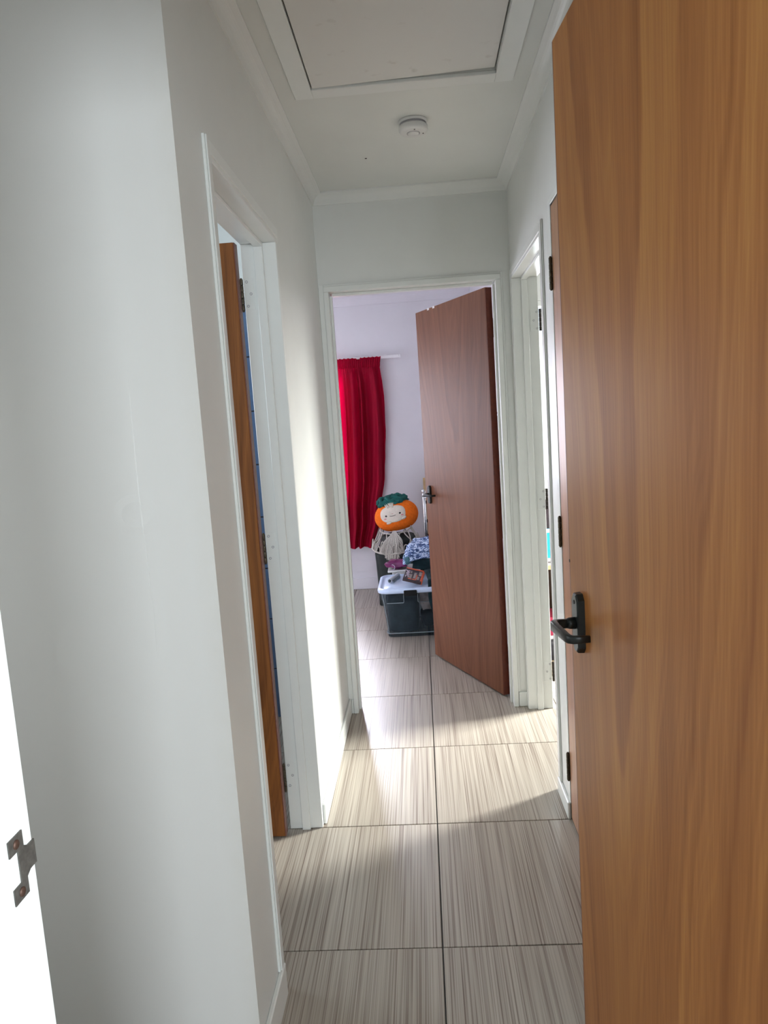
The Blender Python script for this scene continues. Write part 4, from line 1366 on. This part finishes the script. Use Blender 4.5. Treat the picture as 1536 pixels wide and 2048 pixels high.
# ------------------------------------------------------------------ right room, glimpsed past the frame
sh = rootobj('low_shelf', (1.0, 4.43, 0), 0, 'low brown wooden shelf unit glimpsed through the right doorway', 'shelf')
g = G(); g.box(-.42, .42, -.22, .22, .484, .508, .002)
g.done('top', 'plank', sh, label='pale wooden shelf top')
brown = simple('dark_brown_shelf_wood', (0.06, 0.024, 0.008), .5, noise=.25, scale=20)
g = G(); g.box(-.42, -.40, -.20, .22, 0, .4838, .002)
g.done('side_panel', brown, sh)
g = G(); g.box(.40, .42, -.20, .22, 0, .4838, .002)
g.done('side_panel', brown, sh)
g = G(); g.box(-.3998, .3998, .20, .22, 0, .4838, .002)
g.done('back_panel', brown, sh)
bk = rootobj('turquoise_book', (0.715, 4.27, .508 + .036), 0, 'turquoise book standing on papers on the low shelf', 'book')
bk.rotation_euler = (R(-5), 0, 0)
g = G(); g.box(-.09, .09, -.012, .012, .001, .17, .001)
g.done('pages', 'paper', bk)
g = G(); g.box(-.092, .092, -.0145, -.0122, 0, .150, .0005); g.box(-.092, .092, .0122, .0145, 0, .172, .0005); g.box(-.0945, -.0922, -.0145, .0145, 0, .172, .0005)
g.done('cover', 'turquoise', bk)
g = G(); g.box(-.092, .092, -.0145, -.0122, .1502, .172, .0005)
g.done('title_band', 'paper', bk)
pa = rootobj('paper_stack', (0.73, 4.29, .5082), 0, 'stack of white papers under the turquoise book', 'papers')
for k, (r_, z_) in enumerate(((2, 0), (-3, .012), (4, .024))):
    g = G(); g.box(-.11, .11, -.07, .07, z_ + .0003, z_ + .0115, .0006, mtx=Matrix.Rotation(R(r_), 4, 'Z'))
    g.done('sheaf', 'paper' if k != 1 else 'grey_box', pa)
g = G(); g.grid(lump(.13, .06, .17, 41, .04), close_v=True)
g.done('brown_cushion', 'brown_box', None, True, 'dark brown cushion standing at the back of the low shelf', None, 'cushion', loc=(0.80, 4.50, .692))
pb = rootobj('pink_box', (0.735, 4.33, .0782), 0, 'raspberry pink box on a grey box inside the low shelf', 'box')
g = G(); g.box(-.09, .12, -.10, .10, 0, .112, .002)
g.done('carton', 'pink_box', pb)
g = G(); g.box(-.08, -.045, -.1012, -.1003, .078, .094); g.box(-.08, -.060, -.1012, -.1003, .012, .03); g.box(-.03, .10, -.1012, -.1003, .06, .068)
g.done('label_print', 'letter_white', pb)
gb = rootobj('grey_box', (0.735, 4.33, 0), 0, 'mid grey box under the raspberry pink box', 'box')
g = G(); g.box(-.10, .13, -.11, .11, 0, .060, .002)
g.done('carton', 'grey_box', gb)
g = G(); g.box(-.103, .133, -.113, .113, .0602, .078, .002)
g.done('box_lid', 'paper', gb)
g = G(); g.grid(lump(.09, .06, .055, 51, .05), close_v=True)
g.done('black_shoe_bag', 'coat', None, True, 'small black bag on the floor before the low shelf', None, 'bag', loc=(0.73, 4.02, .058))
g = G(); g.sweep([(0, 0, 0), (0, 0, .062)], .012, 14); g.lathe([(0, .062), (.015, .062), (.015, .072), (0, .075)], 14); g.lathe([(0, 0), (.03, 0), (.03, .01), (.012, .014), (0, .016)], 16)
g.done('brass_doorstop', 'brass', None, True, 'dull brass floor post just inside the right doorway', None, 'doorstop', loc=(0.645, 3.80, 0))

# small screws and holes on the ceiling
for (x, y) in ((-0.226, 2.93),):
    g = G(); g.box(-.004, .004, -.0025, .0025, -.002, -.0001, .0004)
    g.done('ceiling_nail', 'dark', None, False, 'tiny dark nail head in the corridor ceiling near the far cornice', None, 'nail', loc=(-0.150, 2.985, CH))
